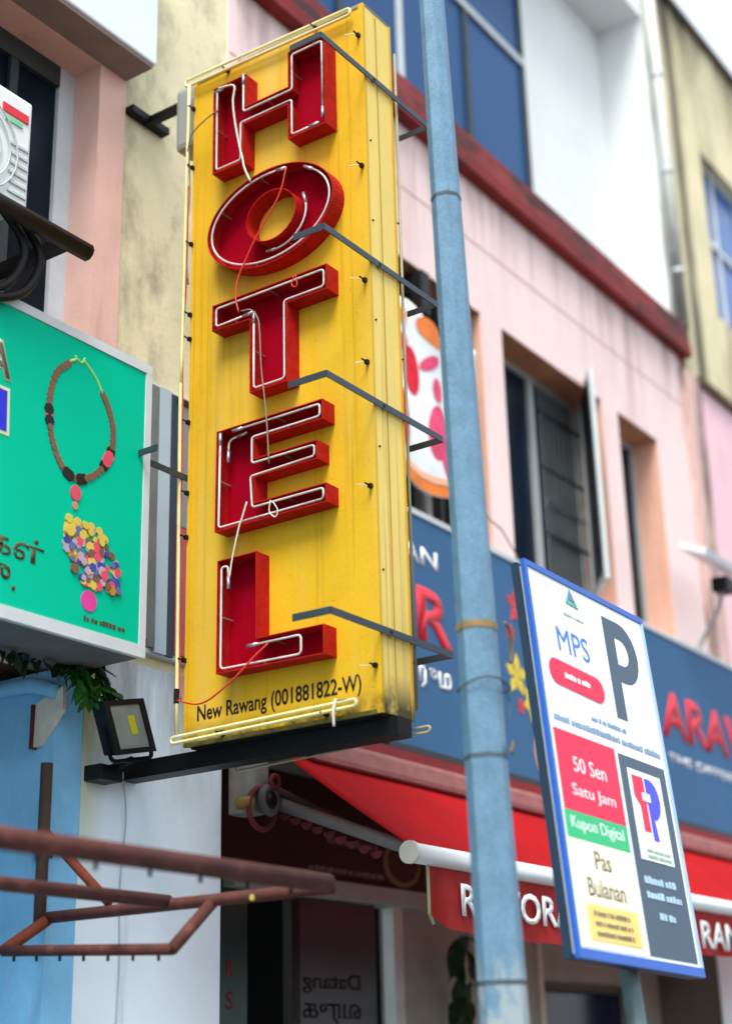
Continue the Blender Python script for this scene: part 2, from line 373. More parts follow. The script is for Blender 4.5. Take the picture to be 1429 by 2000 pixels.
# W0: clutter behind the banner (a couple of pale louvre slats)
for k in range(6): MB().obox((7.5+.16*k, 4.99, 4.95), (.05, 0, 0), (0, .02, 0), (0, 0, 1.66)).build('window_bar', white_frame if k % 2 else dark_metal, ph)

# ---- shopfront below
SH = 5.3
B('soffit', fiveft, ph, 5.69, 11.6, 4.84, 7.0, 3.3, 3.4)
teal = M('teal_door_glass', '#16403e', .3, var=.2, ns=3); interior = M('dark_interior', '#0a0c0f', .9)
lint = M('grey_lintel', '#8f9594', .7, var=.1)
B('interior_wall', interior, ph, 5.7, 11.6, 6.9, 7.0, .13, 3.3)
B('side_panel', teal, ph, 5.7, 6.50, SH, SH+.03, .14, 2.62)
text('door_lettering', 'R', M('faded_red_lettering', '#7a1a26', .6), ph, (6.33, SH, 2.09), (1, 0, 0), (0, 0, 1), .06, .09, .01)
text('door_lettering', 'S', M('faded_red_lettering', '#7a1a26', .6), ph, (6.325, SH, 1.93), (1, 0, 0), (0, 0, 1), .06, .09, .01)
gd = B('glass_door', M('dark_door_glass', '#1a2630', .4, var=.25, ns=2, spec=.6), ph, 6.95, 7.69, SH, SH+.02, .16, 2.56)
text('door_lettering', 'Datang', txt_black, gd, (6.98, SH-.001, 2.03), (1, 0, 0), (0, 0, 1), .55, .11, .012, mirror=True)
text('door_lettering', 'வருக', txt_black, gd, (6.98, SH-.001, 1.87), (1, 0, 0), (0, 0, 1), .55, .11, .012, mirror=True)
B('door_frame', black_metal, ph, 6.87, 6.945, SH-.01, SH+.05, .14, 2.60); B('door_frame', alu, ph, 7.86, 7.96, SH-.02, SH+.06, .14, 2.60)
B('lintel', lint, ph, 6.3, 8.15, SH-.08, SH+.1, 2.545, 2.645, bev=.008)
beige = M('beige_pillar_plaster', '#8f948c', .9, var=.1, ns=4, bump=.2)
wall('shopfront_wall', beige, ph, 7.96, 11.6, .13, 3.3, SH, SH+.15, [(9.74, 11.06, .9, 2.12)])
B('pillar_strip', M('pale_strip', '#b7b7ac', .8), ph, 9.63, 9.69, SH-.02, SH+.01, .13, 2.6)
B('shop_window', M('dark_blue_shop_glass', '#0a1634', .15, var=.5, ns=4), ph, 9.74, 11.06, SH+.08, SH+.1, .9, 2.12)
B('window_rail', M('olive_rail', '#4a4c42', .8), ph, 9.72, 11.08, SH-.015, SH+.06, 2.12, 2.17)
MB().box(5.69, 11.6, 4.8, 4.84, 3.18, 3.42).build('gap_board', black, ph)

# red fascia sign inside the walkway
fs = thing('fascia_sign', 'dark red menu fascia board above the shop door under the awning', 'sign', (7.2, SH-.02, 2.64))
darkred = M('dark_red_board', '#26060a', .6, var=.15, ns=3)
B('board', darkred, fs, 5.72, 8.2, SH-.05, SH-.01, 2.65, 3.2)
def dashes(name, m, parent, o, u, v, w, h, lines=1, gap=1.8, seed=1, nn=None):
    rg = random.Random(seed); b = MB(); o, u, v = Vector(o), Vector(u), Vector(v); nn = u.cross(v)*.0015
    for i in range(lines):
        x = 0.
        while x < w-h*.4:
            L = min(h*rg.uniform(.5, 1.1), w-x); hh = h*rg.uniform(.7, 1.)
            b.obox(o+u*x+v*(-i*h*gap), u*L, v*hh, nn); x += L+h*(rg.uniform(.15, .25) if rg.random() < .8 else .6)
    return tag(b.build(name, m, parent), None, None, kind='stuff')
dashes('small_print', M('pale_print', '#6d6068', .7), fs, (7.16, SH-.051, 2.855), (1, 0, 0), (0, 0, 1), .5, .03, seed=3)
dashes('small_print', M('pale_print', '#6d6068', .7), fs, (6.98, SH-.051, 2.69), (1, 0, 0), (0, 0, 1), .75, .03, seed=4)
plate = MB().poly([(7.92+.2*math.cos(a), SH-.056, 2.80+.14*math.sin(a)) for a in [i*math.pi/14 for i in range(28)]], (0, .012, 0)).build('dish_picture', M('cream_plate_print', '#6d6244', .6), fs)
MB().poly([(7.93+.165*math.cos(a), SH-.059, 2.805+.115*math.sin(a)) for a in [i*math.pi/14 for i in range(28)]], (0, .004, 0)).build('food_print', M('curry_print', '#35140a', .6, var=.6, ns=18, spots=.8, spot_col='#26401a', spot_scale=(14, 14, 14)), plate)

# ------------------------------------------------------------------ party columns
pc = thing('party_column', 'cream and white weathered column with one blue side behind the hotel sign', 'column', (5.2, 5.2, .13))
MB().box(4.745, 5.685, 4.80, 5.6, .13, 3.42).build('lower_shaft', white_col, pc)
MB().box(4.575, 4.744, 4.802, 5.6, .13, 3.3).build('painted_side', blue_paint, pc)
MB().box(4.87, 5.70, 4.81, 5.6, 3.42, 12.2).build('upper_shaft', cream_col, pc)
pc2 = thing('party_column', 'mould-streaked column with dark side between the pink houses', 'column', (12.0, 5.2, .13))
MB().box(11.6, 12.5, 4.79, 5.6, .13, 3.35).build('lower_shaft', white_col, pc2)
MB().box(11.59, 11.601, 4.80, 5.6, .13, 3.3).build('painted_side', M('dark_grey_paint', '#5b5754', .85, var=.1, ns=4), pc2)
MB().box(12.1, 12.47, 4.76, 5.5, 3.35, 7.60).build('upper_shaft', stained_col, pc2)

# ------------------------------------------------------------------ right shophouse
rh = thing('shophouse', 'cream and pink shophouse with black water stains under its parapet', 'building', (16, 6, .13))
wall('upper_wall', cream_right, rh, 12.26, 24, 7.60, 12.1, 4.8, 5.1, [(13.29, 15.6, 8.62, 10.56), (17, 19.5, 8.62, 10.56)])
B('parapet_coping', M('blackened_coping', '#57504a', .95, var=.3, ns=3, bump=.4), rh, 12.26, 24, 4.74, 5.15, 12.1, 12.19, bev=.01)
B('band', M('brown_stained_band', '#6a5a48', .9, var=.3, ns=4), rh, 12.47, 24, 4.74, 4.8, 7.585, 7.65)
B('middle_wall', pink2, rh, 12.47, 24, 4.8, 5.1, 3.3, 7.6)
B('lower_wall', white_wall, rh, 12.5, 24, 5.2, 5.4, .13, 3.3)
sky_glass = M('sky_blue_glass', '#2f66ae', .15, var=.3, ns=1.2, spec=.4)
for wx in (13.29, 17):
    x1 = wx+2.31; xs = [wx+.04, wx+.52, wx+1.2, wx+1.8, x1-.04]
    for i in range(4):
        for (a, b) in ((8.66, 9.6), (9.66, 10.52)): B('window_pane', sky_glass, rh, xs[i]+.02, xs[i+1]-.02, 4.93, 4.95, a, b)
        B('window_mullion', white_frame, rh, xs[i]-.025, xs[i]+.025, 4.9, 4.96, 8.62, 10.56)
    B('window_mullion', white_frame, rh, xs[4]-.025, xs[4]+.025, 4.9, 4.96, 8.62, 10.56)
    B('window_transom', white_frame, rh, wx+.012, x1-.012, 4.895, 4.955, 9.60, 9.66); B('window_head', white_frame, rh, wx, x1, 4.89, 4.965, 10.51, 10.56); B('window_sill', white_frame, rh, wx, x1, 4.89, 4.965, 8.62, 8.67)
# drain pipe
dp = thing('drain_pipe', 'white weathered drain pipe running down beside the cream wall', 'pipe', (12.2, 4.75, 8.0))
MB().tube([(12.20, 4.75, 8.02), (12.20, 4.75, 11.9)], .05, 12).build('pipe', grey_white, dp, True)
for z in (8.6, 9.7, 10.8): MB().tube([(12.20, 4.75, z), (12.20, 4.75, z+.05)], .058, 12).build('pipe_clip', alu, dp, True)

# ------------------------------------------------------------------ left shophouse
lh = thing('shophouse', 'salmon plastered shophouse with a dark window above the green sign', 'building', (2.5, 5.2, .13))
wall('facade_wall', orange_pink, lh, -3, 4.868, 3.35, 11.5, 4.8, 5.05, [(1.9, 4.68, 3.9, 6.52)])
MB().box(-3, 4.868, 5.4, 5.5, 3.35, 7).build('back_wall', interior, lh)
fr = MB(); fr.box(4.575, 4.68, 4.985, 5.04, 3.9, 6.52); wf = fr.build('window_frame', white_frame, lh)
B('window_pane', dark_glass, lh, 1.9, 4.575, 5.01, 5.02, 3.9, 6.52)
B('window_mullion', dark_metal, lh, 4.25, 4.30, 4.985, 5.012, 3.9, 6.50); B('window_head', dark_metal, lh, 1.9, 4.574, 4.98, 5.01, 6.40, 6.52)
hd = B('window_hood', M('white_hood_paint', '#dde8f0', .5, var=.03), lh, 1.2, 4.885, 4.6, 4.80, 6.545, 7.6, bev=.012)
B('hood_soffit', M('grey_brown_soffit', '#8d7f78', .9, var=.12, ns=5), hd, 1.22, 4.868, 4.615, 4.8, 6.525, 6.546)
MB().box(-3, 4.57, 5.45, 5.55, .13, 3.35).build('shopfront_wall', blue_paint, lh)
MB().box(-3, 4.73, 4.42, 5.5, 3.36, 3.40).build('soffit', M('brown_soffit', '#5a4438', .9, var=.3, ns=6), lh)
gs = MB().poly([(4.552, 4.901, 3.153), (4.552, 4.738, 3.207), (4.552, 4.733, 3.105), (4.552, 4.863, 2.963), (4.552, 4.904, 2.963)], (.02, 0, 0)).build('gusset_plate', M('dirty_white_plate', '#c9c9bf', .7, var=.15, ns=12), lh)
B('gusset_edge', rust, gs, 4.54, 4.574, 4.904, 4.918, 2.955, 3.15)
MB().tube(smooth_path([(4.55, 5.44, 3.25), (4.55, 5.02, 3.245), (4.55, 4.88, 3.225), (4.55, 4.77, 3.185)]), .035, 8).build('blue_pipe', blue_paint, lh, True)

# air conditioner and bracket
ac = thing('air_conditioner', 'white outdoor air conditioner with red sticker on a black wall bracket', 'air conditioner', (3.3, 4.35, 4.95))
acw = M('white_metal_casing', '#dfe6e2', .45, var=.04)
body = MB().box(2.9, 3.712, 4.2, 4.48, 4.965, 5.474, bev=.012).build('casing', acw, ac)
for r in (.08, .13, .18, .22): MB().tube([(3.42+r*math.cos(a), 4.192, 5.17+r*math.sin(a)) for a in [i*math.pi/12 for i in range(24)]], .004, 5, closed=True).build('grille_ring', M('grey_grille', '#b9c4c4', .5), ac, True)
B('sticker', txt_red, ac, 3.55, 3.69, 4.194, 4.2, 5.36, 5.40); B('sticker', M('green_sticker', '#7ac79a', .5), ac, 3.57, 3.66, 4.194, 4.2, 5.325, 5.345)
for k in range(6): B('vent_slat', M('grey_grille', '#b9c4c4', .5), ac, 3.60, 3.70, 4.193, 4.2, 5.0+.045*k, 5.012+.045*k)
MB().tube([(2.8, 4.2, 4.925), (4.065, 4.2, 4.925)], .04, 10).build('bracket_rail', black, ac, True)
for x in (3.0, 3.95): MB().beam((x, 4.2, 4.925), (x, 5.01, 4.925), .05, .05).build('bracket_arm', black, ac)
for k, dx in enumerate((0, .09)):
    MB().tube(smooth_path([(3.62+dx, 4.3, 5.02), (3.78+dx, 4.28, 4.86), (3.72+dx, 4.3, 4.66), (3.52+dx, 4.35, 4.56), (3.35+dx, 4.6, 4.50), (3.3+dx, 5.0, 4.52)]), .02, 8).build('hose', black, ac, True)

# ------------------------------------------------------------------ green sign
gsn = thing('shop_sign', 'green lightbox sign with a bead necklace and a bouquet of beads', 'sign', (3.6, 4.6, 3.3))
B('casing', M('dull_casing', '#5f6364', .7, var=.15, ns=6), gsn, 1.2, 4.635, 4.365, 4.80, 3.285, 4.64)
B('face', green_panel, gsn, 1.25, 4.60, 4.35, 4.364, 3.335, 4.60)
tr = MB(); tr.box(1.2, 4.64, 4.344, 4.37, 4.602, 4.645); tr.box(1.2, 4.64, 4.344, 4.37, 3.28, 3.333); tr.box(4.602, 4.64, 4.3445, 4.37, 3.333, 4.602); tr.build('trim', white_frame, gsn)
gy = 4.3495
beadb = M('brown_bead', '#7a5a48', .5); beadp = M('pink_bead', '#e0506a', .4); beadd = M('black_bead', '#1c1f1c', .4); cordy = M('lime_cord', '#9fe07a', .5)
nk = MB().tube([(4.19-.02, gy, 4.505), (4.13, gy, 4.48)], .008, 6).build('necklace_cord', cordy, gsn, True)
MB().tube(smooth_path([(4.21, gy, 4.52), (4.255, gy, 4.49), (4.30, gy, 4.45), (4.335, gy, 4.40)]), .006, 6).build('cord', cordy, nk, True)
MB().tube(smooth_path([(4.16, gy, 4.52), (4.20, gy, 4.50), (4.22, gy, 4.53)]), .005, 6).build('cord', cordy, nk, True)
path = smooth_path([(4.13, gy, 4.475), (4.06, gy, 4.40), (4.03, gy, 4.29), (4.03, gy, 4.20), (4.055, gy, 4.09), (4.11, gy, 4.00), (4.18, gy, 3.965), (4.26, gy, 3.985), (4.34, gy, 4.05), (4.395, gy, 4.15), (4.405, gy, 4.25), (4.375, gy, 4.34), (4.335, gy, 4.40)], 4)
bead_me = None
for i, p in enumerate(path):
    col_, r = beadb, .017
    if i in (11, 13, 36, 33): col_, r = beadd, .026
    if i == 12: col_, r = beadp, .02
    if i in (34, 35): col_, r = beadp, .028
    if i in (22, 23, 26, 27): col_, r = beadd, .026
    MB().poly([(p.x+r*math.cos(a), p.y, p.z+r*math.sin(a)) for a in [k*math.pi/4 for k in range(8)]], (0, -.004-.0006*(i % 3), 0)).build('bead', col_, nk)
MB().poly([(4.198+.03*math.cos(a), gy, 3.90+.035*math.sin(a)) for a in [k*math.pi/6 for k in range(12)]], (0, -.006, 0)).build('pendant', beadp, nk)
MB().poly([(4.198+.014*math.cos(a), gy, 3.845+.02*math.sin(a)) for a in [k*math.pi/6 for k in range(12)]], (0, -.005, 0)).build('pendant', M('rosy_bead', '#c98a76', .5), nk)
bq = MB().poly([(4.30+.045*math.cos(a), gy, 3.455+.045*math.sin(a)) for a in [k*math.pi/8 for k in range(16)]], (0, -.003, 0)).build('bouquet_print', M('magenta_print', '#d8409a', .5), gsn)
rg = random.Random(5); bc = [M('yellow_bead', '#d8c050', .5), M('blue_bead', '#3a4aa0', .5), M('lilac_bead', '#b9a2b8', .5), beadb, M('gold_bead', '#b98a30', .5), beadp, M('steel_bead', '#5a6f9a', .5)]
for k in range(150):
    t, s = rg.random(), rg.random(); z = 3.52+.26*t; w = .15*(1-.45*abs(t-.45)*2)+.02
    x = 4.315+(s-.5)*2*w-(t-.4)*.10; r = rg.uniform(.012, .024)
    MB().poly([(x+r*math.cos(a), gy-.001, z+r*math.sin(a)) for a in [q*math.pi/3.5 for q in range(7)]], (0, -.003-.00004*k, 0)).build('bead', bc[0] if (t > .75 and rg.random() < .7) else rg.choice(bc), bq)
cream_t = M('cream_outline', '#d8dfb0', .5); grey_t = M('grey_lettering', '#6f7068', .5); blue_t = M('blue_lettering', '#2430d0', .5); brown_t = M('brown_lettering', '#4f4a30', .5)
text('lettering_outline', 'KA', cream_t, gsn, (3.60, gy, 4.265), (1, 0, 0), (0, 0, 1), .215, .17, .05)
text('lettering', 'KA', grey_t, gsn, (3.608, gy-.002, 4.275), (1, 0, 0), (0, 0, 1), .20, .145, .02)
MB().poly([(3.60, gy, 4.03), (3.822, gy, 4.03), (3.812, gy, 4.235), (3.60, gy, 4.235)], (0, -.002, 0)).build('lettering_outline', cream_t, gsn)
MB().poly([(3.60, gy-.002, 4.045), (3.806, gy-.002, 4.045), (3.798, gy-.002, 4.22), (3.60, gy-.002, 4.22)], (0, -.002, 0)).build('lettering', blue_t, gsn)
text('lettering', 'கள்', brown_t, gsn, (3.75, gy, 3.535), (1, 0, 0), (0, 0, 1), .29, .105, .01)
text('lettering', 'மு.', brown_t, gsn, (3.70, gy, 3.40), (1, 0, 0), (0, 0, 1), .20, .10, .01)
dashes('small_print', brown_t, gsn, (4.275, gy, 3.368), (1, 0, 0), (0, 0, 1), .25, .022, seed=8)

# sign on the column behind the hotel sign
cs = thing('column_sign', 'tall narrow grey sign box on the column behind the hotel sign', 'sign', (5.4, 4.75, 3.45))
B('casing', alu, cs, 5.02, 5.66, 4.765, 4.81, 3.47, 4.86, bev=.008)
B('weathered_strip', M('weathered_grey_strip', '#6f7472', .7, var=.2, ns=6), cs, 5.03, 5.13, 4.75, 4.766, 3.50, 4.84)
B('pale_strip', M('pale_blue_grey_strip', '#aebfc8', .5, var=.06), cs, 5.132, 5.21, 4.745, 4.766, 3.48, 4.845)
B('dark_strip', M('navy_strip', '#232b3c', .5, var=.2), cs, 5.212, 5.27, 4.752, 4.766, 3.48, 4.84)
B('face', M('slate_panel', '#7d8894', .5, var=.08), cs, 5.272, 5.65, 4.748, 4.766, 4.15, 4.80)
B('face', M('rose_panel', '#b04a52', .5, var=.12, ns=6), cs, 5.272, 5.65, 4.748, 4.766, 3.50, 4.145)
B('top_cap', black_metal, cs, 5.272, 5.65, 4.74, 4.766, 4.802, 4.835)

# ------------------------------------------------------------------ grey restaurant sign
GY = 4.72
rs = thing('restaurant_sign', 'long slate blue restaurant sign with red letters under the pink windows', 'sign', (9, GY, 3.35))
B('panel', grey_panel, rs, 5.72, 13.4, GY, 4.80, 3.36, 4.80)
B('trim', alu, rs, 5.72, 13.4, GY-.01, 4.8, 4.802, 4.835); B('trim', M('dark_trim', '#23282e', .5), rs, 5.72, 13.4, GY-.01, 4.8, 3.32, 3.358)
def gt(nm, t, m, x0, x1, z0, z1, off=0., th=.004): return text(nm, t, m, rs, (x0*.9833, GY, 1.6+(z0-1.6)*.9833), (1, 0, 0), (0, 0, 1), (x1-x0)*.9833, (z1-z0)*.9833, off, th)
gt('lettering', 'RESTORAN', txt_white, 6.35, 7.755, 4.545, 4.665, .012)
gt('lettering', 'R', txt_red, 7.50, 7.90, 4.05, 4.40, .025, .006)
gt('lettering', 'ரும', txt_white, 7.50, 7.86, 3.76, 3.90, .012)
gt('lettering', 'ARAW', txt_red, 10.98, 13.0, 4.03, 4.40, .025, .006)
gt('lettering', 'THE DIFFERENCE', txt_white, 11.05, 12.95, 3.83, 3.90, .004)
flr = M('red_flower_print', '#c8414a', .6, var=.3, ns=20); fly = M('yellow_flower_print', '#d8c23a', .6, var=.25, ns=20)
def petals(cx, cz, r, n, m, name):
    b = MB()
    for k in range(n):
        a = 2*math.pi*k/n+.3; ca, sa_ = math.cos(a), math.sin(a)
        b.poly([(cx, GY-.001, cz), (cx+r*.6*math.cos(a+.5), GY-.001, cz+r*.6*math.sin(a+.5)), (cx+r*ca, GY-.001, cz+r*sa_), (cx+r*.6*math.cos(a-.5), GY-.001, cz+r*.6*math.sin(a-.5))], (0, -.003, 0))
    return b.build(name, m, rs)
petals(8.60, 4.50, .14, 5, flr, 'flower_print'); petals(8.50, 4.30, .06, 5, flr, 'flower_print'); petals(8.55, 4.02, .15, 5, fly, 'flower_print'); petals(8.75, 3.87, .14, 6, fly, 'flower_print'); petals(8.58, 3.82, .06, 5, flr, 'flower_print')
MB().poly([(8.68, GY-.001, 4.45), (8.9, GY-.001, 4.3), (8.95, GY-.001, 3.9), (8.8, GY-.001, 3.75), (8.72, GY-.001, 4.1)], (0, -.002, 0)).build('dish_print', M('pale_dish_print', '#d6cfc8', .6, var=.2, ns=10), rs)
MB().poly([(8.80+.07*math.cos(a), GY-.001, 3.55+.13*math.sin(a)) for a in [k*math.pi/8 for k in range(16)]], (0, -.002, 0)).build('dish_print', M('peach_print', '#d09a80', .6), rs)

# sign lamp on arm
sl = thing('sign_lamp', 'white panel floodlight on a thin grey arm over the slate sign', 'lamp', (11.7, 4.75, 4.835))
MB().tube(smooth_path([(11.72, 4.74, 4.82), (11.72, 4.70, 4.92), (11.62, 4.5, 5.12), (11.54, 4.40, 5.28)]), .02, 8).build('arm', alu, sl, True)
B('base_plate', alu, sl, 11.64, 11.80, 4.72, 4.76, 4.82, 4.86)
B('clamp', black, sl, 11.46, 11.66, 4.33, 4.47, 5.24, 5.36, bev=.015)
MB().obox((10.97, 4.52, 5.50), (1.0, 0, 0), (0, -.22, -.10), (0, -.02, .05)).build('lamp_head', white_metal, sl)

# banner on W0
bn = thing('banner', 'orange and white cloth banner with pink figures tied across the window', 'banner', (7.9, 4.77, 5.1))
gx = []
N = 42
bmm = MB(); grid = []
for i in range(N+1):
    col = []
    for j in range(31):
        s, t = i/N, j/30
        x = 6.95+s*1.34; z0 = 5.10+.10*math.sin(s*9)*.4-.06*s; z1 = 6.27+.05*math.sin(s*7)+.03*math.cos(s*16)
        col.append(bmm.bm.verts.new((x, 4.765-.025*math.sin(s*11+t*2)-.01*math.sin(t*7), z0+(z1-z0)*t)))
    grid.append(col)
for i in range(N):
    for j in range(30): bmm.bm.faces.new((grid[i][j], grid[i+1][j], grid[i+1][j+1], grid[i][j+1]))
def cloth_y(x, z):
    q = (x-6.95)/1.34; t = (z-5.1)/1.15; return 4.765-.025*math.sin(q*11+t*2)-.01*math.sin(t*7)
bnm = M('banner_cloth', '#e2e8ea', .8, var=.04, ns=3., spots=.3, spot_col='#a8c4cc', spot_scale=(8, 8, 5))
cl = bmm.build('cloth', bnm, bn, True)
bp = {'r': M('red_banner_print', '#cf1f35', .8, var=.2, ns=12), 'p': M('pink_banner_print', '#d64a70', .8, var=.2, ns=12), 'o': M('orange_banner_print', '#e8803c', .8, var=.15, ns=8), 'l': M('peach_banner_print', '#efb99a', .8)}
def blob(x, z, a, b_, rot, c):
    pts = [(a*math.cos(th), b_*math.sin(th)) for th in [k*math.pi/8 for k in range(16)]]
    pts = [(x+p*math.cos(rot)-q_*math.sin(rot), z+p*math.sin(rot)+q_*math.cos(rot)) for p, q_ in pts]
    bb = MB(); cv = bb.bm.verts.new((x, cloth_y(x, z)-.008, z)); prev = None
    for f_ in (.33, .67, 1.):
        vs = [bb.bm.verts.new((x+(p-x)*f_, cloth_y(x+(p-x)*f_, z+(q_-z)*f_)-.008, z+(q_-z)*f_)) for p, q_ in pts]
        for k in range(16):
            if prev is None: bb.bm.faces.new((cv, vs[k], vs[(k+1) % 16]))
            else: bb.bm.faces.new((prev[k], vs[k], vs[(k+1) % 16], prev[(k+1) % 16]))
        prev = vs
    return bb.build('banner_figure', bp[c], cl)
for x, z, a, b_, rot, c in ((7.40, 6.02, .07, .06, 0, 'p'), (7.50, 5.84, .075, .17, .15, 'r'), (7.69, 5.95, .13, .045, .55, 'p'), (7.76, 5.78, .055, .085, 0, 'p'), (7.74, 5.47, .10, .20, -.1, 'p'), (7.41, 5.48, .05, .22, 0, 'r'), (7.84, 5.30, .08, .14, .3, 'p'), (7.15, 5.9, .09, .16, .2, 'r'), (7.12, 5.5, .08, .18, 0, 'p'), (8.05, 5.85, .09, .2, .2, 'r'), (8.12, 5.45, .10, .17, 0, 'p'), (8.22, 5.75, .04, .12, -.2, 'r'),
    (7.38, 6.20, .07, .05, 0, 'o'), (7.70, 6.17, .17, .085, -.15, 'o'), (8.1, 6.19, .12, .06, 0, 'o'), (7.1, 6.2, .12, .06, 0, 'o')): blob(x, z, a, b_, rot, c)
for k in range(11):
    x = 6.96+k*.12; q0 = (x-6.95)/1.34; q1 = (x+.12-6.95)/1.34
    lo = lambda q: 5.10+.10*math.sin(q*9)*.4-.06*q+.002
    MB().poly([(x, cloth_y(x, 5.1)-.012, lo(q0)), (x+.12, cloth_y(x+.12, 5.1)-.012, lo(q1)), (x+.12, cloth_y(x+.12, 5.16)-.012, lo(q1)+.075), (x, cloth_y(x, 5.16)-.012, lo(q0)+.075)]).build('banner_border', bp['o'], cl)
    MB().poly([(x, cloth_y(x, 5.2)-.012, lo(q0)+.076), (x+.12, cloth_y(x+.12, 5.2)-.012, lo(q1)+.076), (x+.12, cloth_y(x+.12, 5.24)-.012, lo(q1)+.12), (x, cloth_y(x, 5.24)-.012, lo(q0)+.12)]).build('banner_border', bp['l'], cl)
sdm = cl.modifiers.new('s', 'SOLIDIFY'); sdm.thickness = .003
MB().tube([(8.28, 4.76, 5.08), (8.50, 4.74, 5.02), (8.75, 4.74, 4.84)], .006, 6).build('rope', M('rope', '#5d564c', .9), bn)
for (x, z) in ((7.05, 6.27), (7.7, 6.24), (8.26, 6.26)): MB().tube([(x, 4.765, z), (x-.02, 4.80, z+.16), (x-.02, 4.82, z+.2)], .008, 5).build('tie', black, bn)
# dark clutter (cctv-like bracket) in window top
bk = thing('wall_bracket', 'black metal bracket clutter above the orange banner', 'bracket', (8.0, 4.85, 6.4))
MB().box(7.62, 7.72, 4.74, 5.0, 6.30, 6.62, bev=.01).build('box', black, bk); MB().box(7.80, 8.02, 4.72, 5.0, 6.28, 6.46, bev=.02).build('box', black, bk); MB().beam((7.6, 4.85, 6.48), (8.1, 4.85, 6.45), .04, .04).build('arm', black, bk)

# ------------------------------------------------------------------ awning
aw = thing('awning', 'red retractable awning with white front bar and lettered valance', 'awning', (8.5, 4.2, 2.5))
XA0, XA1 = 5.84, 12.6
MB().box(XA0+.2, XA1, 4.50, 4.62, 3.075, 3.20, bev=.03).build('cassette', dusty_red, aw)
B('wall_bar', M('deep_red_board', '#7c1016', .6, var=.15, ns=4), aw, XA0+.25, XA1, 4.66, 4.8, 3.19, 3.30)
fbm = MB(); NX, NY = 60, 10; g = []
for i in range(NX+1):
    c = []
    for j in range(NY+1):
        t = j/NY; x = XA0+.02+(XA1-XA0-.04)*i/NX
        c.append(fbm.bm.verts.new((x, 4.56-(4.56-3.82)*t, 3.085-(3.085-2.56)*t-.012*math.sin(math.pi*t)-.006*math.sin(x*7)*math.sin(math.pi*t))))
    g.append(c)
for i in range(NX):
    for j in range(NY): fbm.bm.faces.new((g[i][j], g[i+1][j], g[i+1][j+1], g[i][j+1]))
fab = fbm.build('canopy_fabric', awn_red, aw, True); sdm = fab.modifiers.new('s', 'SOLIDIFY'); sdm.thickness = .002
fb = MB().tube([(XA0-.03, 3.80, 2.53), (XA1, 3.80, 2.53)], .046, 16).build('front_bar', white_metal, aw, True)
MB().tube([(XA0-.045, 3.80, 2.53), (XA0-.025, 3.80, 2.53)], .052, 16).build('end_cap', M('cream_cap', '#cfd0c4', .5), aw)
vm = MB(); g = []
for i in range(161):
    x = XA0+.10+(XA1-XA0-.1)*i/160; c = []
    zb = 2.215-.02*math.sin((x-5.9)*1.2)+(.05 if i < 3 else 0)
    for j in range(5):
        t = j/4; c.append(vm.bm.verts.new((x, 3.80+.012*math.sin(x*13)*t+(.03*math.sin(x*40)*t if x < 6.1 else 0), 2.50+(zb-2.50)*t)))
    g.append(c)
for i in range(160):
    for j in range(4): vm.bm.faces.new((g[i][j], g[i+1][j], g[i+1][j+1], g[i][j+1]))
va = vm.build('valance', awn_val, aw, True)
MB().tube([(XA0+.10, 3.795, 2.5), (XA0+.10, 3.795, 2.27), (XA0+.14, 3.80, 2.23)], .008, 6).build('piping', M('olive_piping', '#9aa07a', .8), va)
text('lettering', 'RESTORAN', txt_white, va, (6.20, 3.783, 2.275), (1, 0, 0), (0, 0, 1), 1.28, .15, .02)
text('lettering', 'RAM', txt_white, va, (8.95, 3.783, 2.265), (1, 0, 0), (0, 0, 1), .58, .16, .02)
# folding arm and its shoulder
grey_arm = M('grey_awning_arm', '#6c6a6e', .5, var=.1)
arm_o = MB().tube([(5.93, 4.70, 2.88), (5.90, 3.86, 2.56)], .032, 10).build('folding_arm', grey_arm, aw, True)
MB().tube([(5.97, 4.68, 2.93), (5.94, 3.98, 2.585)], .022, 10).build('folding_arm', M('mauve_arm', '#3a2a32', .6), aw, True)
def ring(c, R_, r_, m_, nm='shoulder_ring'):
    return MB().tube([(c[0]+R_*math.cos(a), c[1], c[2]+R_*math.sin(a)) for a in [i*math.pi/12 for i in range(24)]], r_, 8, closed=True).build(nm, m_, aw, True)
pg = M('pale_grey_cap', '#4c4d50', .5, var=.2, ns=12)
ring((5.83, 4.62, 2.86), .058, .022, pg); ring((5.81, 4.65, 2.82), .10, .014, M('scallop_red', '#5c2026', .8, var=.3, ns=20)); ring((5.85, 4.60, 2.95), .03, .012, M('scallop_red', '#5c2026', .8))
MB().tube([(5.83, 4.60, 2.86), (5.83, 4.72, 2.86)], .04, 14).build('shoulder_joint', black_metal, aw, True)
MB().tube([(5.72, 4.64, 2.84), (5.72, 4.72, 2.84)], .03, 12).build('shoulder_joint', M('ochre_brass', '#7a6a30', .6), aw, True)
MB().box(5.76, 5.88, 4.66, 4.82, 2.80, 3.12, bev=.01).build('wall_bracket', M('grey_bracket', '#7c7c78', .7, var=.2, ns=9), aw)
for k in range(9): MB().poly([(5.95-.004*k, 4.62-.07*k+.035*math.cos(a), 2.81-.03*k-.035*abs(math.sin(a))) for a in [i*math.pi/6 for i in range(7)]], (.004, 0, 0)).build('scallop', M('scallop_red', '#5c2026', .8), aw)

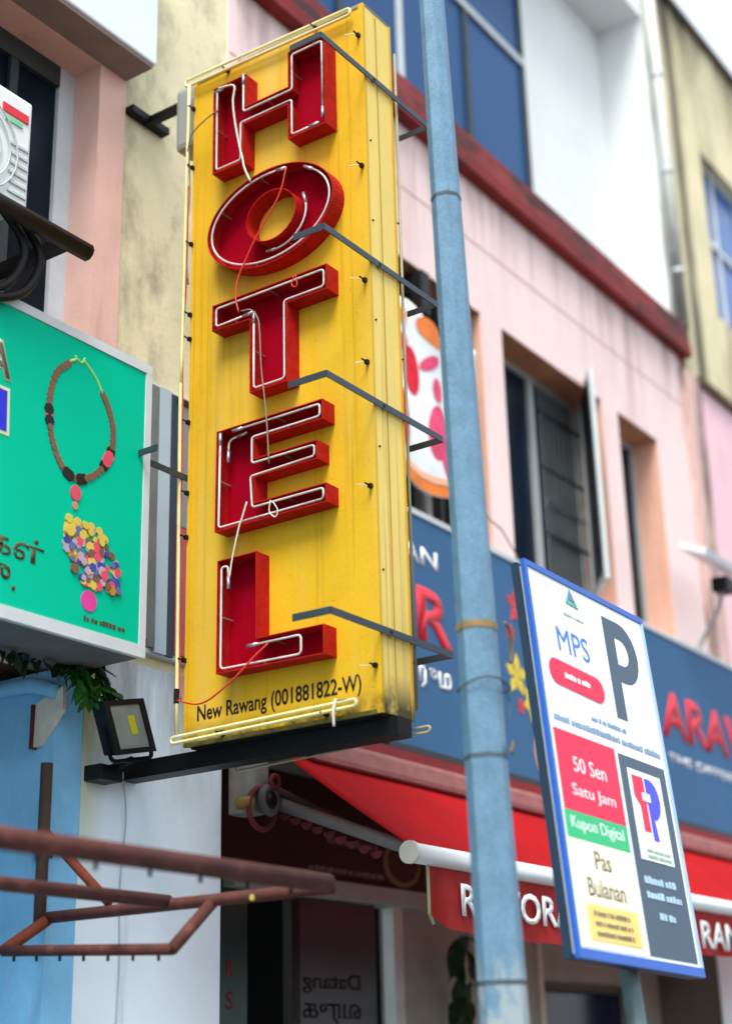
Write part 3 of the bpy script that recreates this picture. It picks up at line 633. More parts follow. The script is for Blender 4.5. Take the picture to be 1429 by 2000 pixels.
# ------------------------------------------------------------------ hotel sign
HX0, HX1, HY0, HY1, HZ0, HZ1 = 4.93, 5.155, 3.335, 4.372, 2.95, 6.36
hs = thing('hotel_sign', 'tall yellow hotel sign box with red channel letters and unlit neon tubes', 'sign', (5.04, 3.85, 2.95))
B('box_body', yellow_side, hs, HX0+.004, HX1-.004, HY0, HY1, HZ0, HZ1)
B('front_panel', yellow, hs, HX0, HX0+.0035, HY0+.006, HY1-.006, HZ0+.006, HZ1-.004); B('back_panel', yellow, hs, HX1-.0035, HX1, HY0+.006, HY1-.006, HZ0+.006, HZ1-.004)
for X in (HX0-.004, HX1-.012):
    B('corner_trim', yellow, hs, X, X+.016, HY0-.004, HY0+.022, HZ0-.004, HZ1+.004); B('corner_trim', yellow, hs, X, X+.016, HY1-.018, HY1+.004, HZ0-.004, HZ1+.004)
    B('edge_trim', M('grey_top_edge', '#8f8a70', .6, var=.2), hs, X-.001, X+.015, HY0+.022, HY1-.018, HZ1-.012, HZ1+.006); B('edge_trim', M('mossy_edge', '#5a5426', .9, var=.5, ns=14), hs, X-.001, X+.015, HY0+.022, HY1-.018, HZ0-.006, HZ0+.012)
B('top_cap', M('grey_top_edge', '#8f8a70', .6, var=.2), hs, HX0+.012, HX1-.012, HY0-.003, HY1+.003, HZ1+.0005, HZ1+.008)
B('side_seam', M('ochre_seam', '#a98a34', .6), hs, HX0+.10, HX0+.106, HY0-.003, HY0+.001, HZ0+.02, HZ1-.02)
B('bolt_plate', black_metal, hs, HX0+.08, HX0+.12, HY0+.02, HY0+.08, HZ1+.008, HZ1+.035)
for z in (5.62, 5.2, 4.7, 4.1, 3.55, 3.3): MB().tube([(HX0+.035, HY0-.005, z), (HX0+.035, HY0+.002, z)], .005, 8).build('rivet', black_metal, hs)
B('under_plate', black, hs, HX0+.02, HX1-.02, HY0+.02, HY1-.02, HZ0-.012, HZ0-.0005)

def offset_poly(P, d):
    """mitre offset of a closed 2-D polygon (ccw, inwards for positive d)"""
    m = len(P); out = []
    ar = sum(P[i][0]*P[(i+1) % m][1]-P[(i+1) % m][0]*P[i][1] for i in range(m)); sgn = 1 if ar > 0 else -1
    for i in range(m):
        p0, p1, p2 = Vector(P[i-1]), Vector(P[i]), Vector(P[(i+1) % m])
        a = (p1-p0).normalized(); b = (p2-p1).normalized()
        n1 = Vector((-a.y, a.x))*sgn; n2 = Vector((-b.y, b.x))*sgn
        k = 1+n1.dot(n2); out.append(tuple(p1+(n1+n2)*(d/max(k, .2))))
    return out
LD = .09
def letter(outline, holes, label):
    """outline in (s,z): s = distance from the wall side to the right; world y = -s"""
    t = .004; x0, x1 = HX0+.001, HX0-LD; b = MB()
    inner = []
    for P, inward in [(outline, 1)]+[(h, -1) for h in holes]:
        if inward < 0: bo = b; b = MB(); inner.append(b)
        Q = offset_poly(P, t*inward); m = len(P)
        for i in range(m):
            j = (i+1) % m; a, c, d, e = P[i], P[j], Q[i], Q[j]
            w = lambda q, x: (x, -q[0], q[1])
            b.quad(w(a, x0), w(c, x0), w(c, x1), w(a, x1)); b.quad(w(d, x1), w(e, x1), w(e, x0-.001), w(d, x0-.001)); b.quad(w(a, x1), w(c, x1), w(e, x1), w(d, x1))
    if inner: b = bo
    L = b.build('letter', redside, hs); L['label'] = label
    for hb in inner: hb.build('inner_return', redside, L)
    # bottom plate of the tray
    bm = bmesh.new(); loops = []
    for P, inward in [(outline, 1)]+[(h, -1) for h in holes]:
        Q = offset_poly(P, t*.5*inward); vs = [bm.verts.new((HX0-.006, -q[0], q[1])) for q in Q]; loops += [bm.edges.new((vs[i], vs[(i+1) % len(vs)])) for i in range(len(vs))]
    bmesh.ops.triangle_fill(bm, use_beauty=True, edges=loops)
    mb = MB(); mb.bm.free(); mb.bm = bm; mb.build('letter_face', crimson, L)
    return L
def neon(L, pts, closed=False, r=.0050, x=HX0-LD+.006, fil=.018, nm='neon_tube', elec=True):
    P = [(x, -p[0], p[1]) for p in pts]; P = fillet(P, fil, 4, closed)
    tb = MB().tube(P, r, 8, closed).build(nm, neon_glass, L, True)
    if elec and not closed:
        for a, c in ((P[0], P[1]), (P[-1], P[-2])):
            d = (Vector(a)-Vector(c)).normalized(); MB().tube([Vector(a)-d*.028, Vector(a)+d*.028], .0085, 8).build('electrode', electrode, L, True)
    sb = MB(); acc = 0
    for i in range(len(P)-1):
        acc += (Vector(P[i+1])-Vector(P[i])).length
        if acc > .24:
            acc = 0; q = (Vector(P[i])+Vector(P[i+1]))/2; sb.tube([q, (HX0-.006, q.y, q.z)], .0035, 5)
    if len(sb.bm.verts): tag(sb.build('tube_support', wire_grey, L), None, None, kind='stuff')
    else: sb.bm.free()
def S_(pts): return [(-y, z) for y, z in pts]
# H
Ho = S_([(4.175, 5.70), (3.985, 5.70), (3.985, 5.908), (3.715, 5.908), (3.715, 5.715), (3.495, 5.715), (3.495, 6.20), (3.712, 6.20), (3.712, 6.005), (3.968, 6.005), (3.968, 6.19), (4.175, 6.19)])
LH = letter(Ho, [], 'red channel letter H'); q = offset_poly(Ho, .02)
neon(LH, [(q[11][0]+.012, q[11][1]-.0), q[11], q[0], q[1], q[2], q[3], q[4], (q[5][0]-.05, q[5][1])], fil=.014)
neon(LH, [(q[5][0], q[5][1]+.05), q[6], q[7], q[8], q[9], (q[10][0], q[10][1])], fil=.014)
# O
def ell(cx, cz, rx, rz, n=48, tilt=0.): return [(-(cx+rx*math.cos(a)*math.cos(tilt)-rz*math.sin(a)*math.sin(tilt)), cz+rz*math.sin(a)*math.cos(tilt)+rx*math.cos(a)*math.sin(tilt)) for a in [2*math.pi*i/n for i in range(n)]]
Oo = ell(3.832, 5.348, .37, .252); Oi = ell(3.818, 5.346, .142, .128)[::-1]
LO = letter(Oo, [Oi], 'red channel letter O'); q = ell(3.832, 5.348, .346, .228, 60)
k0 = 18; neon(LO, [q[(k0+i) % 60] for i in range(4, 60)], fil=.001)
q = ell(3.818, 5.346, .175, .16, 40); neon(LO, [q[i] for i in range(18, 32)], fil=.001, x=HX0-.05)
# T
To = S_([(3.942, 4.475), (3.728, 4.475), (3.728, 4.86), (3.505, 4.86), (3.505, 4.984), (4.166, 4.984), (4.166, 4.852), (3.942, 4.845)])
LT = letter(To, [], 'red channel letter T'); q = offset_poly(To, .02)
neon(LT, [(q[7][0]-.0, q[7][1]-.015), q[0], q[1], q[2], q[3], q[4], q[5], q[6], (q[7][0]-.035, q[7][1]+.012)], fil=.018)
# E
Eo = S_([(4.138, 3.857), (3.527, 3.86), (3.527, 3.945), (3.912, 3.945), (3.912, 4.063), (3.572, 4.066), (3.572, 4.153), (3.914, 4.153), (3.914, 4.242), (3.54, 4.243), (3.54, 4.336), (4.132, 4.336)])
LE = letter(Eo, [], 'red channel letter E'); q = offset_poly(Eo, .018)
neon(LE, [(q[11][0]+.10, q[11][1]), q[10], q[9], q[8], q[7], q[6], q[5], (q[4][0]-.01, q[4][1]-.006), q[3], q[2], q[1], q[0], (q[11][0], q[11][1]-.02)], fil=.016)
neon(LE, [(q[11][0]+.02, q[11][1]-.10), (q[11][0]+.022, q[11][1]-.02), (q[11][0]+.10, q[11][1]-.012)], fil=.03, x=HX0-.05)
# L
Lo = S_([(4.122, 3.213), (3.551, 3.206), (3.551, 3.332), (3.902, 3.334), (3.902, 3.72), (4.12, 3.72)])
LL = letter(Lo, [], 'red channel letter L'); q = offset_poly(Lo, .02)
neon(LL, [(q[5][0]+.04, q[5][1]-.09), (q[5][0]+.036, q[5][1]-.012), (q[5][0], q[5][1]-.012), q[0], (q[1][0]-.10, q[1][1]), (q[2][0]-.10, q[2][1]-.004), (q[3][0]-.005, q[3][1]-.006)], fil=.02)

# lettering at the foot
text('lettering', 'New Rawang (001881822-W)', txt_black, hs, (HX0-.0005, 4.30, 3.030), (0, -1, 0), (0, 0, 1), .868, .090, .012, .0015)
# border neon
def hair(nm, X, a, b, gap, m=neon_yellow, vert=False, r=.0075):
    (y0, z0), (y1, z1) = a, b; d = Vector((0, y1-y0, z1-z0)).normalized(); nrm_ = Vector((0, -d.z, d.y))*gap/2
    A, Bv = Vector((X, y0, z0)), Vector((X, y1, z1)); pts = []
    for i in range(9):
        th = math.pi*i/8; pts.append(A+nrm_*math.cos(th)-d*math.sin(th)*gap/2)
    for i in range(9):
        th = math.pi*i/8; pts.append(Bv-nrm_*math.cos(th)+d*math.sin(th)*gap/2)
    return MB().tube(pts, r, 8, closed=True).build(nm, m, hs, True)
hair('border_tube', 4.895, (4.39, 6.352), (3.40, 6.318), .038)
hair('border_tube', 4.89, (4.40, 2.975), (3.445, 2.995), .027)
hair('border_tube', 5.205, (4.30, 2.885), (3.30, 2.918), .024, M('dull_neon_glass', '#a09a78', .2), r=.006)
hair('border_tube', 5.205, (4.39, 6.352), (3.40, 6.33), .038)
lt = [(4.89, 4.378, 6.33), (4.89, 4.385, 5.80), (4.89, 4.39, 5.18), (4.89, 4.398, 4.64), (4.89, 4.394, 4.03), (4.89, 4.389, 3.50), (4.89, 4.384, 3.0)]
MB().tube(smooth_path(lt[:4], 3), .0078, 8).build('border_tube', neon_yellow, hs, True); MB().tube(smooth_path([(4.895, 4.398, 4.86)]+lt[3:], 3), .0085, 8).build('border_tube', neon_yellow, hs, True)
MB().tube([(4.89, 4.388, 3.135), (4.89, 4.387, 3.20)], .012, 8).build('tube_sleeve', black, hs)
MB().tube([(5.205, 3.342, 6.24), (5.205, 3.345, 4.6), (5.205, 3.35, 3.0)], .007, 8).build('border_tube', M('dull_neon_glass', '#a09a78', .2, var=.3, ns=5), hs, True)
MB().tube([(5.205, 4.39, 6.28), (5.205, 4.39, 3.0)], .008, 8).build('border_tube', neon_yellow, hs, True)
MB().tube(smooth_path([(4.905, 4.385, 5.75), (4.91, 4.392, 5.2), (4.90, 4.398, 4.9), (4.905, 4.392, 4.3), (4.90, 4.395, 3.8), (4.905, 4.384, 3.3), (4.90, 4.37, 3.15)]), .004, 6).build('wire', wire_red, hs, True)
MB().tube(smooth_path([(4.905, 4.39, 6.0), (4.91, 4.38, 5.7), (4.905, 4.395, 5.45), (4.91, 4.38, 5.2)]), .004, 6).build('wire', wire_grey, hs, True)
def clip(y, z, spike, X=HX0, sx=-1):
    b = MB(); b.box(X-.022, X+.012, y-.006, y+.012, z-.008, z+.012, bev=.003); b.tube([(X+sx*.018, y, z), (X+sx*.05, y+.004, z+.004)], .004, 6)
    o = b.build('tube_clip', black_metal, hs)
    if spike: MB().tube([(X-.03, y+.004, z), (X-.055, y+spike, z+.022*random.uniform(-.6, 1))], .0022, 5).build('wire_stub', wire_white, o)
for z, sp_ in ((6.18, .05), (5.468, .045), (4.881, .05), (4.482, .035), (3.909, .04), (3.137, .05)): clip(3.352, z, sp_)
for z in (6.2, 5.854, 5.42, 5.035, 4.905, 4.473, 4.12, 3.905, 3.33): clip(4.37, z, 0)
for y in (4.15, 3.6): clip(y, 6.335, 0); clip(y, 2.975, 0)
for z in (6.0, 5.3, 4.6, 3.9, 3.2): clip(3.35, z, 0, HX1+.01, 1)
for y in (3.9, 3.5): MB().box(5.16, 5.215, y-.01, y+.01, 2.885, 2.955).build('tube_clip', black_metal, hs)
# loose wires
def wire(pts, m, r=.0035): MB().tube(smooth_path(pts), r, 6).build('wire', m, hs, True)
def WX(x, pts): return [(x, y, z) for y, z in pts]
wire(WX(4.83, [(4.132, 6.171), (4.036, 6.145), (4.041, 6.059), (4.028, 5.939), (3.996, 5.773), (3.98, 5.711), (3.967, 5.65), (3.931, 5.564)]), wire_white, .005)
wire([(4.84, 4.145, 6.057), (4.84, 4.235, 6.03), (4.86, 4.331, 5.999), (4.89, 4.385, 5.93)], wire_grey)
wire(WX(4.832, [(3.719, 5.561), (3.764, 5.423), (3.896, 5.254), (3.963, 5.149), (4.007, 5.067), (4.017, 4.973), (4.0, 4.895)]), wire_red, .004)
wire(WX(4.832, [(3.986, 4.897), (3.926, 4.883), (3.888, 4.828), (3.877, 4.759), (3.867, 4.57), (3.84, 4.336), (3.825, 4.102)]), wire_grey, .0032)
wire(WX(4.832, [(3.682, 4.975), (3.693, 4.938), (3.677, 4.919), (3.663, 4.928), (3.671, 4.978)]), wire_red, .0028)
wire(WX(4.83, [(3.947, 3.952), (3.975, 3.88), (3.992, 3.839), (4.026, 3.713), (4.043, 3.622)]), wire_white, .004)
wire(WX(4.832, [(3.818, 3.93), (3.824, 3.88), (3.793, 3.848), (3.778, 3.874), (3.803, 3.918)]), wire_white, .0028)
wire([(4.838, 3.838, 3.297), (4.83, 3.91, 3.248), (4.83, 4.0, 3.183), (4.84, 4.113, 3.129), (4.86, 4.193, 3.11), (4.88, 4.275, 3.114), (4.888, 4.386, 3.15)], wire_red, .0042)
wire([(4.88, 3.525, 3.02), (4.872, 3.532, 2.97), (4.88, 3.536, 2.91)], wire_white, .006)
wire([(4.89, 3.445, 3.012), (4.885, 3.50, 3.014), (4.885, 3.53, 3.016)], wire_grey, .004)
# wrap-round flat bars
flat = M('dark_flat_bar', '#3b4650', .45, metal=.35, var=.12, ns=10)
for z, yl in ((5.96, 3.495), (4.98, 3.485), (4.292, 3.518), (3.285, 3.506)):
    ar = MB().beam((4.575, 3.322, z), (5.46, 3.322, z), .006, .030).build('flat_bar', flat, hs)
    MB().beam((4.575, 3.322, z), (4.575, yl, z+.002), .006, .0298).build('bar_lip', flat, ar); MB().beam((5.46, 3.322, z), (5.46, yl, z), .006, .0298).build('bar_lip', flat, ar)
    MB().tube([(4.99, 3.316, z), (4.99, 3.338, z)], .008, 8).build('bolt', black_metal, ar)
ar = MB().beam((4.57, 4.384, 4.20), (5.46, 4.384, 4.20), .006, .030).build('flat_bar', flat, hs)
MB().beam((4.57, 4.384, 4.20), (4.57, 4.24, 4.20), .006, .0298).build('bar_lip', flat, ar)
# steel carriers
B('support_beam', black_metal, hs, 4.985, 5.085, 3.30, 4.80, 2.862, 2.938)
B('support_arm', black_metal, hs, 5.0, 5.04, 4.37, 4.80, 6.325, 6.365)
B('wall_bar', black_metal, hs, 4.88, 5.16, 4.755, 4.812, 6.335, 6.375)
tf = MB().box(4.955, 5.10, 4.378, 4.53, 6.03, 6.40, bev=.03).build('transformer', M('grey_transformer', '#8f948e', .5, var=.08), hs)

# ------------------------------------------------------------------ street pole
pl = thing('street_pole', 'octagonal galvanised street pole in front of the pink house', 'pole', (4.52, 2.635, .13))
PX, PY = 4.515, 2.628
def rad(z): return .080-.0070*(z-1.7)
PLEAN = Vector((.566, -.824, 0))
def pcx(z): return PLEAN*(.014-.0195*(z-1.75))
def octa(b, z0, z1, k0=1., k1=1., n=8, add=0.):
    A = [[b.bm.verts.new((PX+pcx(z).x+(rad(z)*k+add)*math.cos(math.pi/8+2*math.pi*i/n+.2), PY+pcx(z).y+(rad(z)*k+add)*math.sin(math.pi/8+2*math.pi*i/n+.2), z)) for i in range(n)] for z, k in ((z0, k0), (z1, k1))]
    for i in range(n): b.bm.faces.new((A[0][i], A[0][(i+1) % n], A[1][(i+1) % n], A[1][i]))
    b.bm.faces.new(A[0][::-1]); b.bm.faces.new(A[1])
for (a, b_) in ((.13, 1.868), (1.872, 2.608), (2.612, 4.818), (4.822, 9.5)):
    b = MB(); octa(b, a, b_, 1.02 if a < 2 else 1.); b.build('shaft', galv, pl)
for z in (1.87, 2.61, 4.82):
    b = MB(); octa(b, z-.007, z+.007, 1., 1., 8, .002); b.build('joint_ring', M('dark_galvanised', '#4c5a60', .6, metal=.3, var=.2), pl)
b = MB(); octa(b, 3.06, 3.085, 1., 1., 8, .003); st = b.build('strap', M('rusty_strap', '#8a7048', .7, var=.3, ns=20), pl)
MB().tube(smooth_path([(PX+.02, PY-.09, 3.08), (PX+.06, PY-.085, 3.06), (PX+.085, PY-.075, 3.0), (PX+.085, PY-.07, 2.95)]), .006, 5).build('strap_tail', M('rusty_strap', '#8a7048', .7), st, True)
MB().tube([(PX+.091*math.cos(a), PY+.091*math.sin(a), 2.86+.015*math.sin(a*2)) for a in [i*math.pi/10 for i in range(20)]], .004, 5, closed=True).build('tie_wire', M('dark_wire', '#4a5558', .6), pl, True)
MB().tube([(PX-.02, PY-.088, 2.87), (PX+.03, PY-.086, 2.80), (PX+.02, PY-.087, 2.73)], .003, 5).build('tie_wire', M('dark_wire', '#4a5558', .6), pl)
MB().poly([(PX+.01, PY-.0865, 2.622), (PX+.075, PY-.06, 2.622), (PX+.07, PY-.066, 2.67)], (0, -.006, 0)).build('torn_sticker', M('ochre_sticker', '#7a6a28', .8, var=.3, ns=30), pl)
B('base_plate', galv, pl, PX-.2, PX+.2, PY-.2, PY+.2, .125, .16)

# ------------------------------------------------------------------ parking sign
e1 = Vector((.999, -.036, -.038)).normalized(); e2 = Vector((.042, .128, .991)); e2 = (e2-e1*e2.dot(e1)).normalized(); en = e1.cross(e2)
TL = Vector((5.041, 2.725, 3.49)); BW, BH = .985, 1.546; SHX = -.073/1.546
def pk(u, v, t=0.): return TL+e1*(u+SHX*v)-e2*v+en*t     # board axes (slightly racked)
ps = thing('parking_sign', 'leaning blue framed parking tariff board with a large dark P on a grey post', 'sign', pk(.55, BH+1.85))
def prect(nm, m, u0, v0, u1, v1, t0=.0, t1=.002, parent=None): return MB().poly([pk(u0, v1, t1), pk(u1, v1, t1), pk(u1, v0, t1), pk(u0, v0, t1)], en*(t0-t1)).build(nm, m, parent or ps)
pblue = M('blue_frame_paint', '#2c5fb8', .4, var=.08); pwhite = M('white_board_print', '#eaf4f0', .45, var=.02); pdark = M('dark_slate_print', '#46586a', .5, var=.05); pred = M('crimson_print', '#e8264e', .5, var=.04); pgreen = M('green_print', '#2fb878', .5, var=.04); pcream = M('cream_print', '#f6efd2', .5, var=.03); pyel = M('yellow_print', '#f0d078', .5, var=.05)
bd = prect('board', pwhite, .02, .02, BW-.02, BH-.02, -.03, 0.)
for (u0, v0, u1, v1, m_) in ((0, 0, BW, .026, pblue), (0, BH-.036, BW, BH, pblue), (0, .026, .02, BH-.036, pblue), (BW-.018, .026, BW, BH-.036, M('pale_blue_edge', '#9fb9d6', .5))): prect('frame', m_, u0, v0, u1, v1, -.014, .006)
prect('board_back', M('dark_blue_edge', '#22384e', .5), .004, .004, BW-.004, BH-.004, -.06, -.0305)
def pt(nm, t, m, u, v, w, h, off=0., th=.0008, base=.0022): return text(nm, t, m, bd, pk(u, v, base), e1, e2, w, h, off, th)
# coordinates u below are along the racked rows
Ps = [(.60, .54), (.60, .085), (.74, .085)]+[(.74+.14*math.sin(a), .225-.14*math.cos(a)) for a in [i*math.pi/10 for i in range(1, 10)]]+[(.74, .365), (.69, .365), (.69, .54)]
Pi = [(.69, .165), (.735, .165)]+[(.735+.06*math.sin(a), .225-.06*math.cos(a)) for a in [i*math.pi/8 for i in range(1, 8)]]+[(.735, .285), (.69, .285)]
pbm = bmesh.new(); ed = []
for LP in (Ps, Pi):
    vs = [pbm.verts.new(pk(u, v, .001)) for u, v in LP]; ed += [pbm.edges.new((vs[i], vs[(i+1) % len(vs)])) for i in range(len(vs))]
bmesh.ops.triangle_fill(pbm, use_beauty=True, edges=ed)
pmb = MB(); pmb.bm.free(); pmb.bm = pbm; pmb.build('lettering', pdark, bd)
MB().poly([pk(.30, .11, .001), pk(.40, .115, .001), pk(.345, .02+.015, .001)], en*.002).build('crest', M('teal_crest', '#5aa890', .5, var=.5, ns=40), bd)
MB().poly([pk(.325, .09, .0035), pk(.375, .09, .0035), pk(.345, .045, .0035)], en*.001).build('crest', M('violet_crest', '#6a72b8', .5, var=.4, ns=40), bd)
dashes('small_print', M('grey_green_print', '#9aae9a', .6), bd, pk(.27, .17, .001), e1, e2, .16, .012, seed=12)
pt('lettering', 'MPS', M('mid_blue_print', '#4a78d0', .5), .19, .345, .25, .105, 0., .0015, .0005)
pill = [(u, v) for u, v in [(.14+.055*math.cos(a)-.0, .445+.055*math.sin(a)) for a in [math.pi/2+i*math.pi/8 for i in range(9)]]+[(.46+.055*math.cos(a), .455+.055*math.sin(a)) for a in [-math.pi/2+i*math.pi/8 for i in range(9)]]]
MB().poly([pk(u, v, .001) for u, v in pill], en*.002).build('pill', pred, bd)
dashes('small_print', txt_white, bd, pk(.20, .462, .004), e1, e2, .22, .026, seed=14)
dashes('small_print', M('blue_grey_print', '#7f99b8', .6), bd, pk(.37, .60, .001), e1, e2, .29, .02, seed=15)
dashes('small_print', M('blue_grey_print', '#7f99b8', .6), bd, pk(.07, .655, .001), e1, e2, .88, .026, seed=16)
prect('block', pred, .05, .69, .52, 1.005, 0, .002, bd)
pt('lettering', '50 Sen', txt_white, .165, .845, .25, .06); pt('lettering', 'Satu Jam', txt_white, .13, .955, .33, .06)
prect('block', pgreen, .045, 1.008, .52, 1.11, 0, .002, bd)
pt('lettering', 'Kupon Digital', txt_white, .085, 1.085, .40, .06)
prect('block', pcream, .04, 1.113, .52, BH-.045, 0, .002, bd)
pt('lettering', 'Pas', M('brown_print', '#7d7460', .6), .22, 1.21, .12, .07, .012); pt('lettering', 'Bulanan', M('brown_print', '#7d7460', .6), .14, 1.315, .28, .07, .012)
prect('block', pyel, .105, 1.345, .49, 1.475, .002, .004, bd)
dashes('small_print', M('brown_print', '#7d7460', .6), bd, pk(.15, 1.385, .0045), e1, e2, .28, .018, 3, 2., seed=17)
prect('block', pdark, .548, .70, BW-.04, BH-.05, 0, .002, bd)
prect('block', pwhite, .605, .75, .885, 1.12, .002, .004, bd)
MB().poly([pk(.63, .775, .0045), pk(.72, .775, .0045), pk(.725, 1.0, .0045), pk(.67, 1.0, .0045), pk(.67, .9, .0045), pk(.63, .86, .0045)], en*.002).build('logo', pred, bd)
lg_ = [pk(.735, .775, .0045)]+[pk(.77+.075*math.cos(a), .86+.085*math.sin(a), .0045) for a in [-math.pi/2+i*math.pi/8 for i in range(9)]]+[pk(.785, 1.03, .0045), pk(.74, 1.03, .0045)]
MB().poly(lg_, en*.002).build('logo', M('violet_blue_print', '#4a4fe0', .5), bd)
MB().poly([pk(.69, .84, .007), pk(.76, .84, .007), pk(.76, .875, .007), pk(.69, .875, .007)], en*.001).build('logo', txt_white, bd)
dashes('small_print', M('grey_green_print', '#9aae9a', .6), bd, pk(.66, 1.085, .0045), e1, e2, .2, .014, 2, 1.7, seed=18)
dashes('small_print', M('ice_print', '#a9cbe0', .6), bd, pk(.60, 1.215, .0025), e1, e2, .29, .03, 2, 1.9, seed=19)
dashes('small_print', M('ice_print', '#a9cbe0', .6), bd, pk(.68, 1.35, .0025), e1, e2, .13, .03, seed=20)
MB().tube([pk(.55, .3, -.10), pk(.55, BH+1.9, -.10)], .036, 14).build('post', M('grey_green_post', '#5c6f72', .5, metal=.2, var=.2, ns=12), ps, True)
for v in (.35, 1.25): MB().obox(pk(.40, v, -.11), e1*.3, -e2*.05, en*.052).build('bracket', black_metal, ps)

# ------------------------------------------------------------------ floodlight
fl = thing('floodlight', 'black square floodlight with yellow chip mounted beside the column', 'lamp', (4.80, 4.75, 2.9))
c0 = Vector((4.745, 4.60, 2.915)); fu = Vector((.225, -.02, .05)); fv = Vector((-.115, -.02, .215)); fnn = fu.cross(fv).normalized()
fo = c0
MB().obox(fo, fu, fv, -fnn*.07).build('housing', black, fl)
rim = MB(); th_ = .10
for (a, c, d, e) in ((0, 0, 1, .1), (0, .9, 1, 1), (0, .1, .12, .9), (.88, .1, 1, .9)): rim.obox(fo+fu*a+fv*c, fu*(d-a), fv*(e-c), fnn*.012)
rim.build('bezel', black, fl)
gl = MB().obox(fo+fu*.12+fv*.1, fu*.76, fv*.8, fnn*.003).build('reflector_glass', M('grey_reflector', '#8d9794', .3, var=.15, ns=9), fl)
MB().obox(fo+fu*.52+fv*.35+fnn*.003, fu*.16, fv*.35, fnn*.002).build('led_chip', M('yellow_led', '#c9c822', .5), gl)
for k in range(6): MB().obox(fo+fu*(.1+.14*k)-fnn*.07, fu*.03, fv, -fnn*.03).build('cooling_fin', black, fl)
MB().tube(fillet([fo+fu*-.02+fv*.5-fnn*.03, fo+fu*-.02+fv*-.12-fnn*.03, fo+fu*1.02+fv*-.12-fnn*.03, fo+fu*1.02+fv*.5-fnn*.03], .03), .01, 6).build('yoke', black_metal, fl)
MB().tube([fo+fu*.5+fv*-.12-fnn*.03, (4.86, 4.815, 2.88)], .018, 8).build('mount_arm', black_metal, fl)
B('mount_box', black, fl, 4.76, 4.90, 4.70, 4.81, 2.83, 2.90, bev=.01)
MB().tube(smooth_path([(4.98, 4.78, 2.9), (5.02, 4.79, 2.7), (5.0, 4.795, 2.4), (5.01, 4.795, 2.1), (5.0, 4.795, 1.8)]), .004, 5).build('cable', M('pale_cable', '#a9b4b8', .6), fl)

# ------------------------------------------------------------------ rusty awning frame
rf = thing('pipe_canopy', 'rusty pipe awning frame without its cover beside the blue wall', 'frame', (4.485, 4.72, 2.2))
def pipe(nm, pts, r, m=rust, smooth=True): return MB().tube(pts, r, 10).build(nm, m, rf, smooth)
Xc, zc = 4.49, 2.24
pa = pipe('front_pipe', [(1.5, 3.27, zc), (4.46, 3.27, zc)], .034)
MB().tube([(4.461, 3.27, zc), (4.463, 3.27, zc)], .027, 10).build('pipe_mouth', black, pa)
pb = pipe('middle_pipe', [(1.5, 4.05, zc+.0), (Xc, 4.05, zc)], .026)
pc_ = pipe('end_rail', [(Xc, 3.27, zc-.012), (Xc, 4.72, zc-.012)], .024)
pipe('wall_post', [(4.478, 4.735, 2.20), (4.478, 4.735, 2.86)], .026, M('brown_post', '#4a3a32', .8, var=.2, ns=10))
pipe('brace', [(4.475, 4.72, 2.57), (4.49, 4.36, 2.26)], .020, rust_or)
pipe('back_pipe', [(1.5, 4.735, 2.40), (4.47, 4.735, 2.57-.03)], .016, M('brown_post', '#4a3a32', .8))
P0, P1 = Vector((Xc, 4.70, zc-.02)), Vector((Xc, 3.83, zc-.02)); Q0, Q1 = Vector((4.05, 4.48, 2.09)), Vector((4.27, 3.83, 2.04))
Q0 = Vector((4.28, 4.72, 2.09)); 
pipe('hanger', [P0, Q0], .024, rust_or); pipe('hanger', [P1, Q1], .024); pipe('lower_rail', [Q0, Q1], .022)
for k in range(8): MB().tube([(2.6+k*.235, 3.27, zc-.034), (2.6+k*.235, 3.27, zc-.055)], .007, 6).build('screw', black_metal, pa)
for k in range(7):
    p = Q0.lerp(Q1, (k+.5)/7); MB().tube([p-Vector((0, 0, .02)), p-Vector((0, 0, .04))], .006, 6).build('screw', black_metal, rf)
MB().tube([(Xc-.025, 3.62, zc-.02), (Xc+.025, 3.62, zc-.02)], .012, 8).build('yellow_tie', M('yellow_tie', '#b0a040', .6), pc_)
MB().beam((4.478, 4.735, 2.5), (4.60, 4.82, 2.5), .03, .03).build('wall_fixing', black_metal, rf)

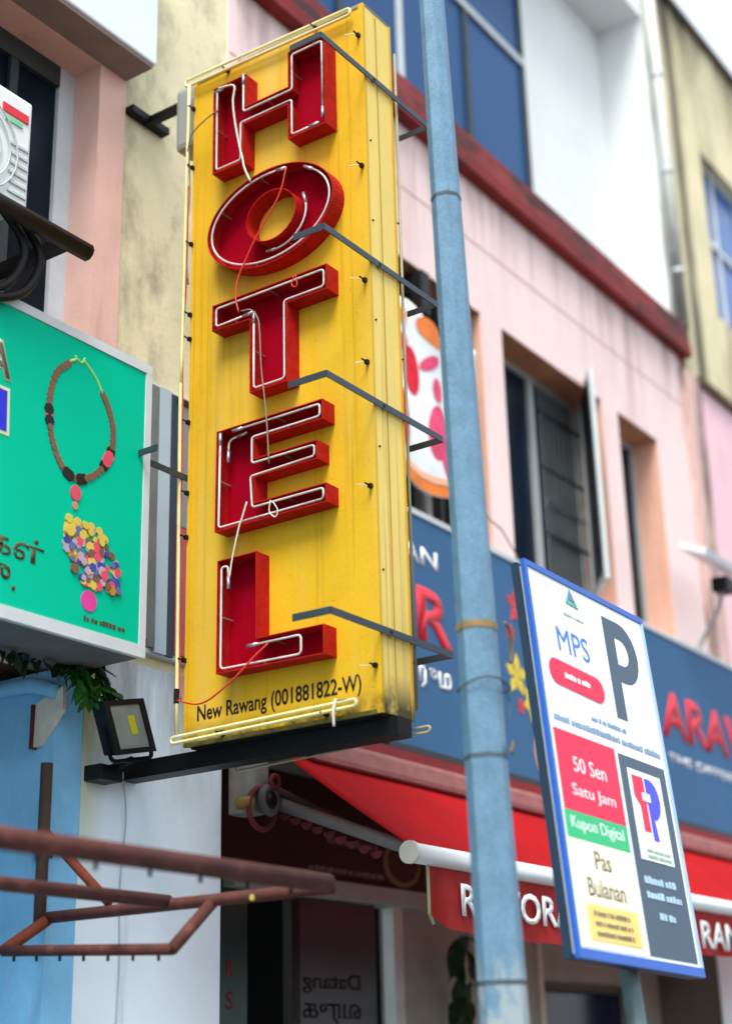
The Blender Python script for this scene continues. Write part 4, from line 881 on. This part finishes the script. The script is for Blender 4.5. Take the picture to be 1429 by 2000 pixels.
# ------------------------------------------------------------------ plants
def leaf_mesh(L, Wd):
    b = MB(); n = 6; rows = []
    for i in range(n+1):
        t = i/n; w = Wd*math.sin(math.pi*min(1, t*.92+.06))**.8*.5; z = -.18*L*t*t
        rows.append([b.bm.verts.new((-w, t*L, z+.12*w)), b.bm.verts.new((0, t*L, z)), b.bm.verts.new((w, t*L, z+.12*w))])
    for i in range(n):
        for k in range(2): b.bm.faces.new((rows[i][k], rows[i][k+1], rows[i+1][k+1], rows[i+1][k]))
    me = bpy.data.meshes.new('leaf'); b.bm.to_mesh(me); b.bm.free()
    for p in me.polygons: p.use_smooth = True
    return me
def plant(label, base, stems, lm, mat_, nleaf, rg, group=None):
    t = thing('plant', label, 'plant', base); lm.materials.append(mat_)
    for st_ in stems:
        P = smooth_path(st_, 5); MB().tube(P, .008, 6, r1=.003).build('stem', M('green_stem', '#2c4a22', .7), t, True)
        for k in range(nleaf):
            p = P[int((k+.6)/nleaf*(len(P)-1))]
            o = bpy.data.objects.new('leaf', lm); COL.objects.link(o); o.parent = t; o.location = p-org(t)
            o.rotation_euler = (rg.uniform(-1.2, -.3), rg.uniform(-.5, .5), rg.uniform(0, 6.283)); s = rg.uniform(.75, 1.2); o.scale = (s, s, s)
    return t
rg = random.Random(11)
pt_ = plant('dark broad-leaved potted plant against the beige pillar', (8.28, 5.12, .13),
      [[(8.28, 5.12, .3), (8.26, 5.10, 1.2), (8.24, 5.08, 1.9), (8.27, 5.06, 2.45)], [(8.3, 5.14, .3), (8.36, 5.12, 1.3), (8.42, 5.10, 2.0), (8.36, 5.08, 2.48)]], leaf_mesh(.22, .11), leafm, 26, rg)
MB().tube([(8.28, 5.12, .13), (8.28, 5.12, .45)], .12, 16, r1=.16).build('pot', rust_or, pt_, True)
rg = random.Random(12)
stems = [[(4.58+.02*i, 4.72+.01*(i % 3), 3.38), (4.55+.028*i, 4.66, 3.30-.02*(i % 4)), (4.53+.034*i, 4.62, 3.16-.02*(i % 3))] for i in range(8)]
plant('green fern sprouting under the green sign beside the column', (4.66, 4.7, 3.38), stems, leaf_mesh(.085, .034), leafg, 18, rg)
rg = random.Random(13)
stems = [[(4.10+.09*i, 4.78, 3.40), (4.12+.09*i, 4.72, 3.33), (4.12+.09*i, 4.68, 3.26)] for i in range(6)]
plant('dark weeds hanging from the eave under the green sign', (4.3, 4.78, 3.40), stems, leaf_mesh(.09, .035), leafm, 9, rg)
# overhead wire in the sky
ow = tag(MB().tube(smooth_path([(12, 2.0, 10.8), (16, 3.4, 13.6), (22, 4.7, 17.8), (30, 6, 23)]), .012, 6).build('overhead_wire', M('dark_wire', '#4a5558', .6)), 'thin dark overhead wire crossing the white sky', 'wire')
